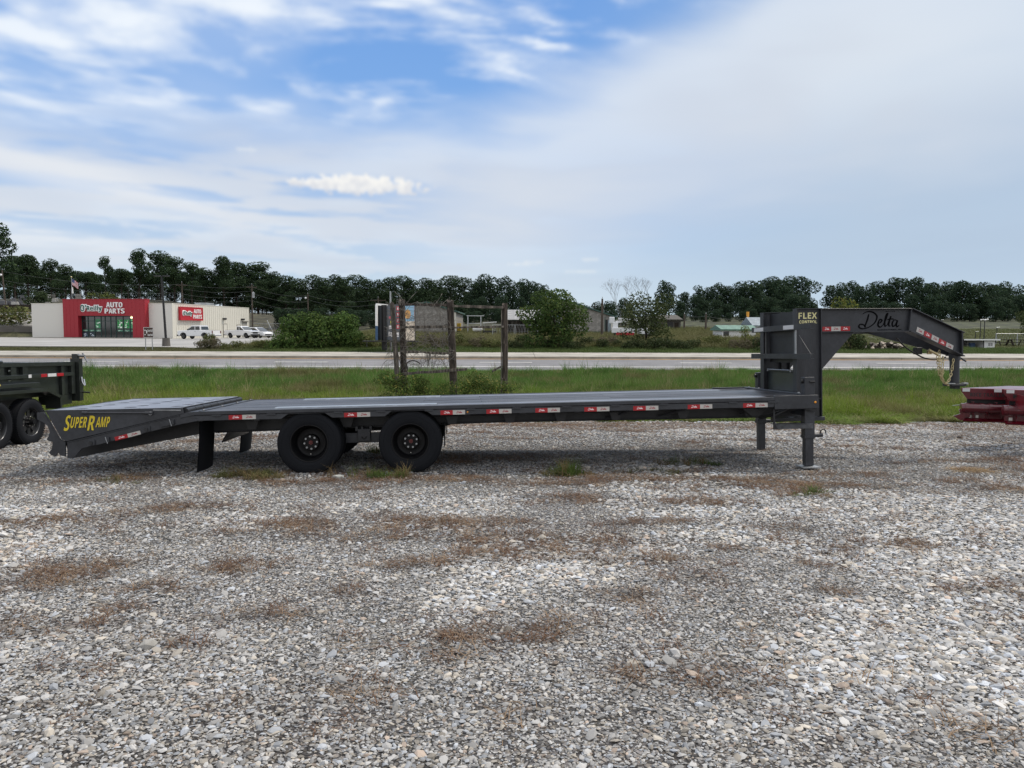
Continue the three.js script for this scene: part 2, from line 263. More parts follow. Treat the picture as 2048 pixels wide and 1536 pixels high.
// dry brown weeds and dusty patches on the lot
const dry = (x, d) => { let k = 0.75 * sst(0.53, 0.66, 0.55 * fbm(x * 0.30 + 20, d * 0.65, 3, 14) + 0.45 * fbm(x * 1.3, d * 2.2, 3, 15)); const n = fbm(x * 1.6 + 7, d * 2.4, 4, 16); for (const [px, pd, a, b] of PATCH) { const u = (x - px) / a, v = (d - pd) / b; if (u * u + v * v < 2.6) k = Math.max(k, 0.9 * sst(1.25, 0.2, Math.sqrt(u * u + v * v) * 0.7 + 2.2 * (n - 0.42))); } return k * sst(2.5, 4, d); };
const PATCH = [];   // spots where dead weeds have come up through the stones: x, d, half-widths
for (const [px, py, a, b] of [[770, 1080, 120, 14], [1010, 1112, 70, 17], [900, 1050, 130, 9], [560, 1060, 130, 11], [430, 1150, 80, 15], [130, 1150, 120, 18], [250, 1138, 70, 12], [100, 1262, 100, 17], [220, 1232, 70, 13], [330, 1312, 70, 11], [490, 1133, 80, 14], [540, 1250, 100, 13], [640, 1386, 80, 13], [470, 1420, 70, 13], [885, 1322, 70, 22], [1060, 1282, 70, 16], [930, 1292, 60, 15], [1060, 1440, 70, 15], [1430, 1160, 60, 12], [1310, 1130, 70, 10], [1640, 1140, 50, 8], [1740, 1102, 90, 12], [1850, 1102, 70, 12], [1760, 1042, 70, 10], [1950, 1062, 70, 10], [1700, 1192, 60, 10], [1180, 1082, 70, 10], [1290, 1052, 100, 10], [1480, 1102, 50, 8], [60, 1360, 90, 12], [20, 1282, 60, 13], [1560, 972, 150, 20], [680, 968, 180, 10], [1230, 960, 120, 12], [300, 1020, 120, 10], [100, 1050, 110, 9], [1120, 1000, 140, 9], [1400, 1010, 110, 9], [700, 1200, 60, 9], [330, 1190, 80, 10], [1250, 1200, 60, 10], [40, 1180, 80, 12], [1900, 1150, 60, 9], [1600, 1060, 90, 8]]) { const d = 1.6 / ((py - 660) / 1538 - 0.0197), k = d / 1538; PATCH.push([(px - 1024) * k, d, a * k * 1.1, b * d * k / 1.7 * 1.15]); }
const dusty = (x, d) => sst(0.48, 0.68, fbm(x * 0.33 - 5, d * 0.6 + 40, 3, 23));
const heap = (x, d) => sst(0.50, 0.66, fbm(x * 0.5 + 60, d * 0.55 + 9, 3, 29));
const edgeAt = x => 17.6 + 2.2 * (fbm(x * 0.5, 3, 3, 33) - 0.5) + 1.0 * (fbm(x * 2.3, 8, 2, 34) - 0.5) + 0.03 * x;   // where the gravel gives way to grass
{
  const ds = []; for (let d = -40; d < 16; d += 4) ds.push(d); for (let d = 16; d < 64; d += 0.8) ds.push(d); for (let d = 64; d < 140; d += 2.5) ds.push(d); for (let d = 140; d < 330; d += 8) ds.push(d); ds.push(360, 420, 520, 700, 1000, 1600, 2600);
  const xs = []; for (let x = -2400; x < -400; x += 400) xs.push(x); for (let x = -400; x < -120; x += 14) xs.push(x); for (let x = -120; x <= 130; x += 1.6) xs.push(x); for (let x = 140; x < 420; x += 14) xs.push(x); for (let x = 420; x <= 2500; x += 400) xs.push(x);
  sheet('ground', 0, 0, 0, 0, xs.length - 1, ds.length - 1, (x, d) => d < 18.5 ? -0.05 : (roadQ(x, d) > 40.6 && roadQ(x, d) < 55.8) ? -0.15 : (x < -22 && d > 58 && d < 133 && roadQ(x, d) > 61) ? -0.05 : 0, std([1, 1, 1], { vertexColors: true, map: repClone(soilC, 0.11), roughness: 1 }), {
    xs, ds, col: (x, d) => {
      const q = roadQ(x, d), n = fbm(x * 0.12, d * 0.2, 4, 41), m = fbm(x * 0.9, d * 0.9, 3, 42);
      if (d < 19) return mix3([0.16, 0.135, 0.11], [0.21, 0.18, 0.14], m);
      let c = mix3([0.070, 0.085, 0.030], [0.115, 0.115, 0.050], n);
      if (q > 41 && q < 62) c = mix3([0.12, 0.115, 0.06], [0.09, 0.115, 0.04], sst(-34, -20, x));
      if (d > 64) c = x > 10 ? mix3([0.105, 0.135, 0.050], [0.16, 0.165, 0.075], n) : mix3([0.12, 0.125, 0.055], [0.16, 0.15, 0.08], n);
      if (d > 120 && x < -40) c = mix3([0.13, 0.125, 0.07], [0.19, 0.17, 0.11], n);
      return c;
    } });
  sheet('gravel_lot', -40, 40, -14, 18.6, 240, 130, 0, std([1, 1, 1], { vertexColors: true, map: repClone(gravelC, 0.42), bumpMap: repClone(gravelB, 0.42), bumpScale: 0.012, roughness: 0.95 }), {
    warp: (x, t) => t > 0.999 ? 0 : 0,
    col: (x, d) => { const dr = dry(x, d), du = dusty(x, d); let c = mix3([0.38, 0.355, 0.325], [0.50, 0.48, 0.455], du); c = mix3(c, [0.25, 0.165, 0.115], 0.72 * dr); c = mix3(c, [0.37, 0.25, 0.16], sst(edgeAt(x) - 2.6, edgeAt(x) - 0.5, d) * 0.9); return c; } });
}
// road: two lanes this side, raised concrete median with a kerb, all following the terrain
const ROADX0 = -90, ROADX1 = 95;
const along = (d0, d1) => [];
sheet('road', ROADX0, ROADX1, 40.2, 50.0, 160, 40, 0.0, std([0.30, 0.295, 0.305], { map: repClone(asphaltC, 0.14), roughness: 0.92 }), { road: true });
const paintW = std([0.72, 0.72, 0.70], { roughness: 0.7, map: repClone(concreteC, 0.5) }), paintY = std([0.62, 0.36, 0.14], { roughness: 0.75, map: repClone(concreteC, 0.5) });
sheet('road_edge_line', ROADX0, ROADX1, 42.45, 42.95, 160, 1, 0.014, paintW, { road: true });
sheet('road_kerb_line', ROADX0, ROADX1, 49.3, 49.7, 160, 1, 0.014, paintY, { road: true });
for (let k = -6; k <= 6; k++) { const x0 = -1.95 + k * 12.19; sheet(numbered('road_lane_dash'), x0, x0 + 3.15, 46.1, 46.5, 6, 1, 0.014, paintW, { road: true }); }
{ // kerb and median slabs, joint by joint
  const kerb = std([0.44, 0.40, 0.34], { map: repClone(concreteC, 0.3), roughness: 0.9 }), slab = std([0.50, 0.475, 0.43], { map: repClone(concreteC, 0.17), roughness: 0.9 });
  const g1 = new THREE.Group(); g1.name = 'road_median'; g1.userData.kind = 'structure'; scene.add(g1);
  const r = mulberry(77);
  for (let x = ROADX0; x < ROADX1; x += 6.1) {
    const a = 0.006 + r() * 0.012, q0 = 50.0;
    const mk = (qa, qb, top, h) => { const g = new THREE.BoxGeometry(6.1 - a * 2, h, qb - qa, 2, 1, 1), p = g.attributes.position; for (let i = 0; i < p.count; i++) { const X = x + 3.05 + p.getX(i), q = (qa + qb) / 2 - p.getZ(i), d = q + YAW * X, y = groundY(X, d) + top - h / 2 + p.getY(i); p.setXYZ(i, X, y, -d); } g.computeVertexNormals(); return metric(flat(g)); };
    part('kerb_stone', mk(q0, q0 + 0.2, 0.15, 0.32), kerb, g1);
    part('median_slab', mk(q0 + 0.206, q0 + 5.6, 0.145 + r() * 0.006, 0.25), slab, g1);
  }
}
// the shop's concrete lot
sheet('parking_lot', -100, -25, 62, 131, 40, 40, 0.0, std([0.46, 0.455, 0.45], { map: repClone(concreteC, 0.06), roughness: 0.9 }), { warp: (x, t) => t > 0 ? YAW * x * (1 - t) : YAW * x + 0.6 * (fbm(x * 0.1, 1, 2, 3) - 0.5) });

// ------------------------------------------------------------------ gravel, dry weeds and grass (uncountable: stuff)
const r0 = mulberry(4242);
const HALF = 0.70;   // a little wider than the view
function stoneGeo(seed, sq) {
  const r = mulberry(seed), g = new THREE.IcosahedronGeometry(1, seed % 9 === 0 ? 1 : 0).toNonIndexed(), p = g.attributes.position, map = {};
  const sx = 0.8 + r() * 0.5, sz = 0.65 + r() * 0.45, cuts = [0, 1, 2].map(() => { const v = V3(r() - 0.5, r() - 0.5, r() - 0.5).normalize(); return [v, 0.45 + r() * 0.3]; });
  for (let i = 0; i < p.count; i++) {
    const v = V3(p.getX(i), p.getY(i), p.getZ(i)), k = [v.x.toFixed(3), v.y.toFixed(3), v.z.toFixed(3)].join();
    if (!map[k]) { const w = v.clone().multiplyScalar(0.74 + r() * 0.46); for (const [n, d] of cuts) { const t = w.dot(n) - d; if (t > 0) w.addScaledVector(n, -t * 0.9); } map[k] = [w.x * sx, w.y * sq, w.z * sz]; }
    p.setXYZ(i, ...map[k]);
  }
  g.deleteAttribute('uv'); g.computeVertexNormals(); return g;
}
function scatter(name, geos, mat, items, parent) { // items: [x, y, z, rx, ry, rz, sx, sy, sz, r, g, b, variant]
  const grp = parent || new THREE.Group(); if (!parent) { grp.name = name; grp.userData.kind = 'stuff'; scene.add(grp); }
  const by = geos.map(() => []); for (const it of items) by[it[12] % geos.length].push(it);
  const o = new THREE.Object3D(), c = new THREE.Color();
  by.forEach((list, k) => {
    if (!list.length) return;
    const im = new THREE.InstancedMesh(geos[k], mat, list.length); im.name = name; im.userData.kind = 'stuff';
    list.forEach((it, i) => { o.position.set(it[0], it[1], it[2]); o.rotation.set(it[3], it[4], it[5]); o.scale.set(it[6], it[7], it[8]); o.updateMatrix(); im.setMatrixAt(i, o.matrix); im.setColorAt(i, c.setRGB(it[9], it[10], it[11])); });
    im.castShadow = im.receiveShadow = true; grp.add(im);
  });
  return grp;
}
{
  const geos = [1, 2, 3, 4, 5, 6, 9].map((s, i) => stoneGeo(s, [0.42, 0.3, 0.5, 0.36, 0.26, 0.58, 0.42][i]));
  const items = [];
  const stone = (x, d, s, bury = 0.25, tone = null) => {
    const k = r0(), dirt = dry(x, d); let v = tone ?? (0.20 + 0.33 * Math.pow(k, 1.25)); v *= (1 - 0.16 * sst(6.5, 9, d)) * (1 - 0.34 * dirt) * (0.92 + 0.26 * heap(x, d));
    const h = r0(); let c = h < 0.55 ? [v * 1.01, v * 0.99, v * 0.96] : h < 0.76 ? [v * 0.94, v * 0.985, v * 1.05] : h < 0.95 ? [v * 1.05, v * 0.96, v * 0.83] : [v * 0.98, v * 0.80, v * 0.66];
    items.push([x, groundY(x, d) + s * (0.5 - bury) * 0.7, -d, (r0() - 0.5) * 0.7, r0() * 6.28, (r0() - 0.5) * 0.7, s, s * (0.75 + r0() * 0.5), s, c[0], c[1], c[2], Math.floor(r0() * 7)]);
  };
  const zones = [[2.5, 4.2, 5600], [4.2, 6, 4400], [6, 8.5, 2700], [8.5, 12, 1450], [12, 19, 760]];
  for (const [a, b, dens] of zones) {
    const n = Math.round(dens * HALF * (b * b - a * a));
    for (let i = 0; i < n; i++) {
      const d = Math.sqrt(a * a + r0() * (b * b - a * a)), x = (r0() * 2 - 1) * HALF * d;
      const dr = dry(x, d), du = dusty(x, d), hp = heap(x, d);
      if (d > edgeAt(x) - 2 && r0() < 0.9 * sst(edgeAt(x) - 1.6, edgeAt(x) + 0.5, d)) continue;
      if (r0() < 0.38 * dr) continue;
      const far = Math.max(1, d / 7.5), q = r0();
      let s = (0.0056 + 0.0092 * Math.pow(q, 2.2)) * far; if (r0() < 0.035 + 0.06 * hp) s = (0.0155 + 0.011 * r0()) * Math.sqrt(far); if (r0() < 0.5 * du) s *= 0.75; s *= 1 + 0.25 * hp;
      stone(x, d, s);
    }
  }
  for (let i = 0; i < 420; i++) { const d = 3 + 13 * Math.pow(r0(), 1.2), x = (r0() * 2 - 1) * HALF * d; stone(x, d, 0.026 + 0.022 * r0() * r0(), 0.15, 0.30 + 0.25 * r0()); }
  scatter('gravel', geos, std([1, 1, 1], { roughness: 0.92 }), items);
}
function bladeTuft(seed, n, h, w, spread, lean, seg = 2) { // a tuft of tapering, bending blades; height about h
  const r = mulberry(seed), pos = [], idx = [];
  for (let b = 0; b < n; b++) {
    const a = r() * 6.28, R = spread * Math.sqrt(r()), x = Math.cos(a) * R, z = Math.sin(a) * R, ta = r() * 6.28, L = h * (0.55 + 0.6 * r()), ln = lean * (0.25 + r()), face = ta + 1.57 + (r() - 0.5), wx = Math.cos(face) * w / 2, wz = Math.sin(face) * w / 2, base = pos.length / 3;
    for (let k = 0; k <= seg; k++) { const t = k / seg, off = ln * L * t * t, y = L * t * (1 - 0.35 * ln * t), s = 1 - 0.92 * t * t; const cx = x + Math.cos(ta) * off, cz = z + Math.sin(ta) * off; pos.push(cx - wx * s, y, cz - wz * s, cx + wx * s, y, cz + wz * s); if (k < seg) { const q = base + k * 2; idx.push(q, q + 1, q + 2, q + 1, q + 3, q + 2); } }
  }
  const g = new THREE.BufferGeometry(); g.setAttribute('position', new THREE.Float32BufferAttribute(pos, 3)); g.setIndex(idx); g.computeVertexNormals(); return g;
}
const leafMat = (o = {}) => new THREE.MeshPhysicalMaterial({ color: 0xffffff, roughness: 0.75, specularIntensity: 0.2, side: THREE.DoubleSide, transmission: 0, ...o });
const bladeMat = leafMat({ roughness: 0.9, transmission: 0.35, thickness: 0 });
{ // dry weeds on the lot, in patches
  const geos = [bladeTuft(11, 16, 0.10, 0.0042, 0.09, 1.7, 2), bladeTuft(12, 14, 0.08, 0.004, 0.11, 2.2, 2), bladeTuft(13, 18, 0.13, 0.0038, 0.07, 1.3, 2)], items = [], r = mulberry(99);
  for (let i = 0; i < 60000 && items.length < 7600; i++) {
    const d = Math.sqrt(9 + r() * (17.5 * 17.5 - 9)), x = (r() * 2 - 1) * HALF * d, k = dry(x, d);
    if (r() > k * k * 0.62 + 0.035 * sst(0.35, 0.6, fbm(x * 0.6, d, 3, 19)) + (d > 15.5 ? 0.25 : 0)) continue;
    const s = 0.55 + 0.6 * r(), t = r(), c = t < 0.55 ? [0.185, 0.108, 0.066] : t < 0.8 ? [0.33, 0.235, 0.155] : [0.11, 0.075, 0.052];
    items.push([x, groundY(x, d), -d, 0, r() * 6.28, 0, s * 1.25, s * (0.3 + 0.35 * r()), s * 1.25, c[0], c[1], c[2], i]);
  }
  scatter('dry_weeds', geos, bladeMat, items);
}
const gTufts = [bladeTuft(21, 22, 0.42, 0.016, 0.16, 0.9), bladeTuft(22, 20, 0.36, 0.019, 0.18, 1.2), bladeTuft(23, 24, 0.5, 0.014, 0.14, 0.75), bladeTuft(24, 18, 0.28, 0.02, 0.2, 1.5)];
{ // rough grass of the verge and ditch between the lot and the road
  const items = [], r = mulberry(555);
  for (let i = 0; i < 105000; i++) {
    const d = 16.6 + 25.6 * Math.pow(r(), 1.15), x = (r() * 2 - 1) * HALF * 1.03 * d, q = roadQ(x, d), e = edgeAt(x);
    if (d < e || mix(d, q, sst(18, 38, d)) > 39.6) continue;
    const n = fbm(x * 0.28 + 50, d * 0.5, 4, 71), n2 = fbm(x * 0.9, d * 1.3, 3, 72), t = r();
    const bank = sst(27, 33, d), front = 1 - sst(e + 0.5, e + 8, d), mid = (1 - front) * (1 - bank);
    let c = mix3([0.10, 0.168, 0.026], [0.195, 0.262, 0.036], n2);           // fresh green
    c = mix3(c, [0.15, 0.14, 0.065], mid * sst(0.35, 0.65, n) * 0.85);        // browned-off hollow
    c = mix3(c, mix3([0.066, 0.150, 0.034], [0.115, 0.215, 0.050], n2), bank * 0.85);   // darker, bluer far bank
    c = mix3(c, [0.245, 0.300, 0.045], front * sst(0.45, 0.62, n) * 0.8);
    c = mix3(c, [0.19, 0.155, 0.075], 0.7 * sst(0.58, 0.72, fbm(x * 0.5 + 9, d * 0.8, 3, 73))); if (t < 0.10) c = [0.30, 0.26, 0.14];
    let h = 0.40 + 0.75 * n2 + 0.4 * r() * r() + 0.35 * sst(0.52, 0.7, n); if (r() < 0.02) h *= 1.8; h *= mix(1, 0.6, mid * sst(0.4, 0.6, n)); h *= mix(0.35, 1, sst(e, e + 2.2, d)); h *= mix(1, 1.25, bank) * mix(1, 0.5, sst(37.5, 39.6, q)); if (front > 0.3 && n > 0.55) h *= 1.3;
    const v = 0.62 + 0.7 * r();
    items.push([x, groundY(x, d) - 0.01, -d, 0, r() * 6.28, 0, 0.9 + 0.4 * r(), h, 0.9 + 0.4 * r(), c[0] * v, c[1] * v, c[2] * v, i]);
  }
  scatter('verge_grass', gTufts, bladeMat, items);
}
{ // the near fringe of the gravel: low tufts and a few weeds round the trailer wheels
  const items = [], r = mulberry(556);
  const patch = (x0, d0, rx, rd, n, h, c) => { for (let i = 0; i < n; i++) { const a = r() * 6.28, k = Math.sqrt(r()), x = x0 + Math.cos(a) * k * rx, d = d0 + Math.sin(a) * k * rd, v = 0.75 + 0.5 * r(), t = r() < 0.25; items.push([x, groundY(x, d), -d, 0, r() * 6.28, 0, 0.45, h * (0.6 + 0.7 * r()), 0.45, (t ? 0.2 : c[0]) * v, (t ? 0.15 : c[1]) * v, (t ? 0.075 : c[2]) * v, i]); } };
  const g1 = [0.085, 0.13, 0.03], g2 = [0.12, 0.125, 0.045];
  patch(-3.25, 9.25, 0.42, 0.16, 34, 0.30, g2); patch(-2.95, 9.05, 0.25, 0.1, 12, 0.26, g2); patch(-1.75, 9.2, 0.45, 0.12, 12, 0.42, g1); patch(-1.35, 9.22, 0.2, 0.08, 7, 0.4, g1); patch(0.68, 9.45, 0.16, 0.14, 22, 0.5, g1); patch(0.66, 9.5, 0.4, 0.2, 14, 0.2, g2);
  patch(2.4, 10.4, 0.4, 0.3, 16, 0.28, g1); patch(-1.9, 11.6, 0.3, 0.2, 12, 0.4, g1); patch(3.25, 8.2, 0.2, 0.2, 8, 0.2, g1); patch(1.9, 9.7, 0.9, 0.25, 10, 0.14, g2); patch(-4.6, 8.9, 0.5, 0.3, 6, 0.14, g2);
  scatter('weed_tufts', gTufts, bladeMat, items);
}
{ // strip of grass beyond the median, and the rough field and bank beyond it
  const items = [], r = mulberry(557);
  for (let i = 0; i < 26000; i++) {
    const x = -48 + 100 * r(), q = 55.4 + 7.5 * r(), d = q + YAW * x; if (Math.abs(x) > HALF * d) continue; if (x < -24 && q > 61.4) continue;
    const l = sst(-16, -24, x), v = 0.75 + 0.5 * r(), n = fbm(x * 0.3, d * 0.6, 3, 74), c = mix3(mix3([0.055, 0.095, 0.026], [0.095, 0.13, 0.035], n), mix3([0.135, 0.125, 0.058], [0.10, 0.115, 0.042], n), l);
    items.push([x, groundY(x, d) - 0.02, -d, 0, r() * 6.28, 0, 1.6, (0.5 + 0.4 * r()) * mix(1, 0.5, l), 1.6, c[0] * v, c[1] * v, c[2] * v, i]);
  }
  for (let i = 0; i < 30000; i++) {
    const d = 62 + 62 * Math.pow(r(), 1.3), x = mix(-22, HALF * d, r()); if (roadQ(x, d) < 61.5) continue; const n = fbm(x * 0.12, d * 0.12, 3, 75), v = 0.75 + 0.5 * r();
    const tall = x < 31 ? 1 : 0.35, c = x < 31 ? mix3([0.115, 0.125, 0.045], [0.155, 0.145, 0.068], n) : mix3([0.10, 0.125, 0.045], [0.14, 0.145, 0.06], n);
    items.push([x, groundY(x, d) - 0.02, -d, 0, r() * 6.28, 0, 2.4, (0.9 + 0.9 * r()) * tall, 2.4, c[0] * v, c[1] * v, c[2] * v, i]);
  }
  scatter('field_grass', gTufts, bladeMat, items);
}

// ------------------------------------------------------------------ the flatbed gooseneck trailer
// its own frame: s along the deck from the rear hinge towards the hitch, v up from the deck, t across from the near edge
const T0 = 0.95;   // the deck stands this high over the trailer's base
const trailer = thing('flatbed_trailer', 'long charcoal gooseneck flatbed trailer with folded rear ramp standing on the gravel', 'trailer');
{
  const e1 = V3(0.99748852, 0.02243742, -0.06718045), e2 = V3(-0.06645926, -0.03147507, -0.99729258), e3 = V3(-0.02449118, 0.99925266, -0.02990484);
  const m = new THREE.Matrix4().makeBasis(e1, e3, e2.clone().negate());
  trailer.setRotationFromMatrix(m);
  trailer.position.set(-4.04894, 0.58269, -9.35747).addScaledVector(e3, -T0);
}
const WIDE = 2.49;
const sv = (pts, t0, t1, bevel = 0.002, holes) => ext(poly(pts, holes), t1 - t0, bevel).translate(0, T0, -t1);   // a plate in the side plane
const B = (s0, s1, v0, v1, t0, t1, r = 0) => r ? rb(s1 - s0, v1 - v0, t1 - t0, r, (s0 + s1) / 2, (v0 + v1) / 2 + T0, -(t0 + t1) / 2) : span(s0, s1, v0 + T0, v1 + T0, -t1, -t0);
const P3 = (s, v, t) => [s, v + T0, -t];
const tp = (name, geo, mat, label, parent) => part(name, geo, mat, parent || trailer, label);
// script lettering as flat ribbons along strokes
function ribbon(strokes, w, depth) {
  const out = [];
  for (const st of strokes) {
    const cv = new THREE.CatmullRomCurve3(st.map(p => V3(p[0], p[1], 0)), false, 'centripetal'), n = st.length * 7, L = [], R = [];
    for (let i = 0; i <= n; i++) { const t = i / n, p = cv.getPoint(t), g = cv.getTangent(t), k = w * (0.55 + 0.45 * Math.abs(Math.sin(Math.atan2(g.y, g.x) - 0.35))) * (0.5 + 0.5 * Math.min(1, Math.min(t, 1 - t) * 7)); L.push([p.x - g.y * k, p.y + g.x * k]); R.push([p.x + g.y * k, p.y - g.x * k]); }
    for (let i = 0; i < n; i++) out.push(ext(poly([L[i], R[i], R[i + 1], L[i + 1]]), depth, 0));
  }
  return out;
}
const SCRIPT = [ // the word in a slanted script, in a 0..1 by 0..0.42 box
  [[0.12, 0.36], [0.22, 0.41], [0.36, 0.40], [0.46, 0.31], [0.42, 0.17], [0.28, 0.06], [0.12, 0.02], [0.03, 0.06], [0.05, 0.12], [0.14, 0.11], [0.20, 0.05]],
  [[0.27, 0.36], [0.23, 0.22], [0.16, 0.05]],
  [[0.47, 0.13], [0.55, 0.16], [0.58, 0.21], [0.54, 0.23], [0.50, 0.17], [0.49, 0.09], [0.54, 0.05], [0.61, 0.10]],
  [[0.61, 0.10], [0.68, 0.24], [0.72, 0.37], [0.69, 0.33], [0.65, 0.16], [0.66, 0.07], [0.71, 0.10]],
  [[0.71, 0.10], [0.78, 0.24], [0.80, 0.30], [0.76, 0.18], [0.75, 0.08], [0.79, 0.07]],
  [[0.71, 0.22], [0.80, 0.235], [0.87, 0.23]],
  [[0.95, 0.20], [0.88, 0.21], [0.83, 0.13], [0.85, 0.06], [0.91, 0.10], [0.96, 0.20], [0.93, 0.10], [0.95, 0.05], [1.0, 0.09]],
];
// reflective tape with the maker's script printed on it
function tapeTex(bg, fg) { const c = document.createElement('canvas'); c.width = 192; c.height = 64; const k = c.getContext('2d'); k.fillStyle = bg; k.fillRect(0, 0, 192, 64); k.strokeStyle = fg; k.lineWidth = 5; k.lineCap = 'round'; for (const st of SCRIPT) { k.beginPath(); st.forEach(([x, y], i) => { const X = 52 + x * 92, Y = 47 - y * 78; i ? k.lineTo(X, Y) : k.moveTo(X, Y); }); k.stroke(); } const t = new THREE.CanvasTexture(c); t.colorSpace = THREE.SRGBColorSpace; return t; }
const tapeRed = new THREE.MeshStandardMaterial({ map: tapeTex('#a3141d', '#efe6e6'), roughness: 0.35 }), tapeWhite = new THREE.MeshStandardMaterial({ map: tapeTex('#b9b5af', '#96343a'), roughness: 0.35 });
const plainRed = std([0.36, 0.01, 0.018], { roughness: 0.35 }), plainWhite = std([0.62, 0.62, 0.62], { roughness: 0.35 });
function sticker(w, h, mat, x, y, z, rz = 0, ry = 0, parent = trailer, name = 'reflector_tape') { const g = new THREE.BoxGeometry(w, h, 0.002); const m = part(name, g, mat, parent); m.position.set(x, y, z); m.rotation.set(0, ry, rz); return m; }
const beamTop = (s) => -0.06;
{
  // --- frame
  const cuts = [[1.20, 1.285, 1.73, 1.825], [2.47, 2.55, 2.975, 3.06]];
  const band = [[0.156, -0.05]]; band.push([7.45, -0.05]); band.push([7.45, -0.125]);
  for (const c of [...cuts].reverse()) { band.push([c[3], -0.118], [c[2], -0.058], [c[1], -0.058], [c[0], -0.118]); }
  band.push([0.197, -0.115]);
  for (const far of [0, 1]) {
    const z = t => far ? WIDE - t : t, pl = (pts, a, b) => sv(pts, Math.min(z(a), z(b)), Math.max(z(a), z(b)));
    tp('side_rail', [pl(band, 0.010, 0.028), B(0.15, 7.45, -0.044, 0.0, Math.min(z(0), z(0.05)), Math.max(z(0), z(0.05)), 0.004), pl([[-0.011, -0.031], [0.156, 0], [0.156, -0.044], [-0.011, -0.075]], 0.0, 0.05)], M.charcoal);
    tp('dovetail_rail', [pl([[-1.363, -0.332], [-0.011, -0.031], [0.156, -0.05], [0.197, -0.115], [-0.016, -0.152], [-1.195, -0.416], [-1.294, -0.531], [-1.371, -0.527]], 0.012, 0.03), pl([[-1.363, -0.332], [-0.011, -0.031], [-0.011, -0.042], [-1.363, -0.343]], 0.0, 0.05)], M.charcoal);
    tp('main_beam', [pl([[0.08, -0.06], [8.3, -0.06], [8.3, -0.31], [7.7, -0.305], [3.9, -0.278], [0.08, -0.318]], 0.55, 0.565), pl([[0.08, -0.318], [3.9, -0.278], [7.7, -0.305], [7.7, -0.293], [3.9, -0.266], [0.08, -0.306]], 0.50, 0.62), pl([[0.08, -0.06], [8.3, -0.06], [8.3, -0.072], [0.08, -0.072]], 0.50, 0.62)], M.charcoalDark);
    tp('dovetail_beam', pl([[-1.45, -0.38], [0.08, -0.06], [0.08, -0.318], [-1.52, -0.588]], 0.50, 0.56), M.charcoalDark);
    // stake pockets between the tapes
    for (const s of [0.42, 1.08, 1.90, 2.42, 3.02, 3.54, 4.12, 4.75, 5.37, 6.0, 6.9]) tp('stake_pocket', B(s - 0.055, s + 0.055, -0.068, -0.046, Math.min(z(-0.006), z(0.03)), Math.max(z(-0.006), z(0.03)), 0.004), M.charcoal);
    for (const s of [0.75, 1.95, 3.3, 4.05, 4.72, 5.45, 6.35, 7.25]) tp('outrigger', pl([[s - 0.12, -0.06], [s + 0.12, -0.06], [s + 0.05, -0.27], [s - 0.05, -0.27]], 0.35, 0.36), M.charcoalDark);
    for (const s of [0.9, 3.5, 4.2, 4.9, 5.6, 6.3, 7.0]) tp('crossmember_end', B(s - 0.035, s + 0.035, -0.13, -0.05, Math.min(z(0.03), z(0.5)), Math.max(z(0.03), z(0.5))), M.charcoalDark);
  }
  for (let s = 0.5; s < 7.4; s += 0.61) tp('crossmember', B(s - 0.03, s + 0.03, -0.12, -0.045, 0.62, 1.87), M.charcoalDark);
  for (const [s, v] of [[5.35, 0], [6.05, 0], [7.18, 0]]) tp('brace_rod', rod(P3(s, -0.25, 0.5), P3(s + 0.35, -0.11, 0.12), 0.014), M.charcoal);
  tp('rear_crossmember', [B(-0.02, 0.20, -0.10, -0.006, 0.04, WIDE - 0.04), B(0.20, 0.235, -0.05, 0.006, 0.03, WIDE - 0.03)], M.charcoal);
  for (const t of [0.16, 0.9, 1.6, 2.3]) tp('bolt_head', new THREE.CylinderGeometry(0.02, 0.02, 0.014, 8).translate(0.22, T0 + 0.012, -t), M.chrome);
  // front end: channel wrapping the corner, with marker lamp
  tp('front_rail', [B(7.45, 8.03, -0.157, 0.018, 0.0, 0.06, 0.006), B(7.96, 8.03, -0.157, 0.018, 0.06, WIDE - 0.06, 0.006), B(7.45, 8.03, -0.157, 0.018, WIDE - 0.06, WIDE, 0.006)], M.charcoal);
  tp('marker_lamp', new THREE.SphereGeometry(0.016, 12, 8).scale(1, 1, 0.7).translate(7.985, T0 - 0.075, 0.004), M.amber);
  tp('stake_pocket', B(7.36, 7.50, -0.075, -0.048, -0.008, 0.03, 0.004), M.charcoal);
  // --- planks
  const r = mulberry(31), T = [0.055, 0.255, 0.43, 0.63, 0.83, 1.03, 1.24, 1.44, 1.64, 1.84, 2.04, 2.22, 2.435];
  const joints = [[0.24, 3.7, 7.45], [0.24, 5.5, 7.45], [0.24, 2.9, 7.45]];
  for (let i = 0; i < 12; i++) {
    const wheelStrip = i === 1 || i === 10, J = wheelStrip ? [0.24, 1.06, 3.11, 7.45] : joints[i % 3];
    for (let k = 0; k < J.length - 1; k++) {
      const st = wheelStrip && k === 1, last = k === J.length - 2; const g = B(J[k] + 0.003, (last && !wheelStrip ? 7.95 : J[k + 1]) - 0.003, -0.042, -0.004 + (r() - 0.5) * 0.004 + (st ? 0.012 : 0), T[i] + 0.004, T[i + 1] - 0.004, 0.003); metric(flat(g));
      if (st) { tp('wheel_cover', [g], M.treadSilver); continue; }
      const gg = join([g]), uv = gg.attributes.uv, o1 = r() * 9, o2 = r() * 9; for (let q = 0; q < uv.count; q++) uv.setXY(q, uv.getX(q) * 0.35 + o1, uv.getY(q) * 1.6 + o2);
      tp(wheelStrip && k === 2 ? 'deck_glare_strip' : 'plank', gg, wheelStrip && k === 2 ? M.deckSteelGlare : [M.plank, M.plank2, M.plank3, M.plank][Math.floor(r() * 4)]);  // paler strip stands in for the glare band along the planks
    }
  }
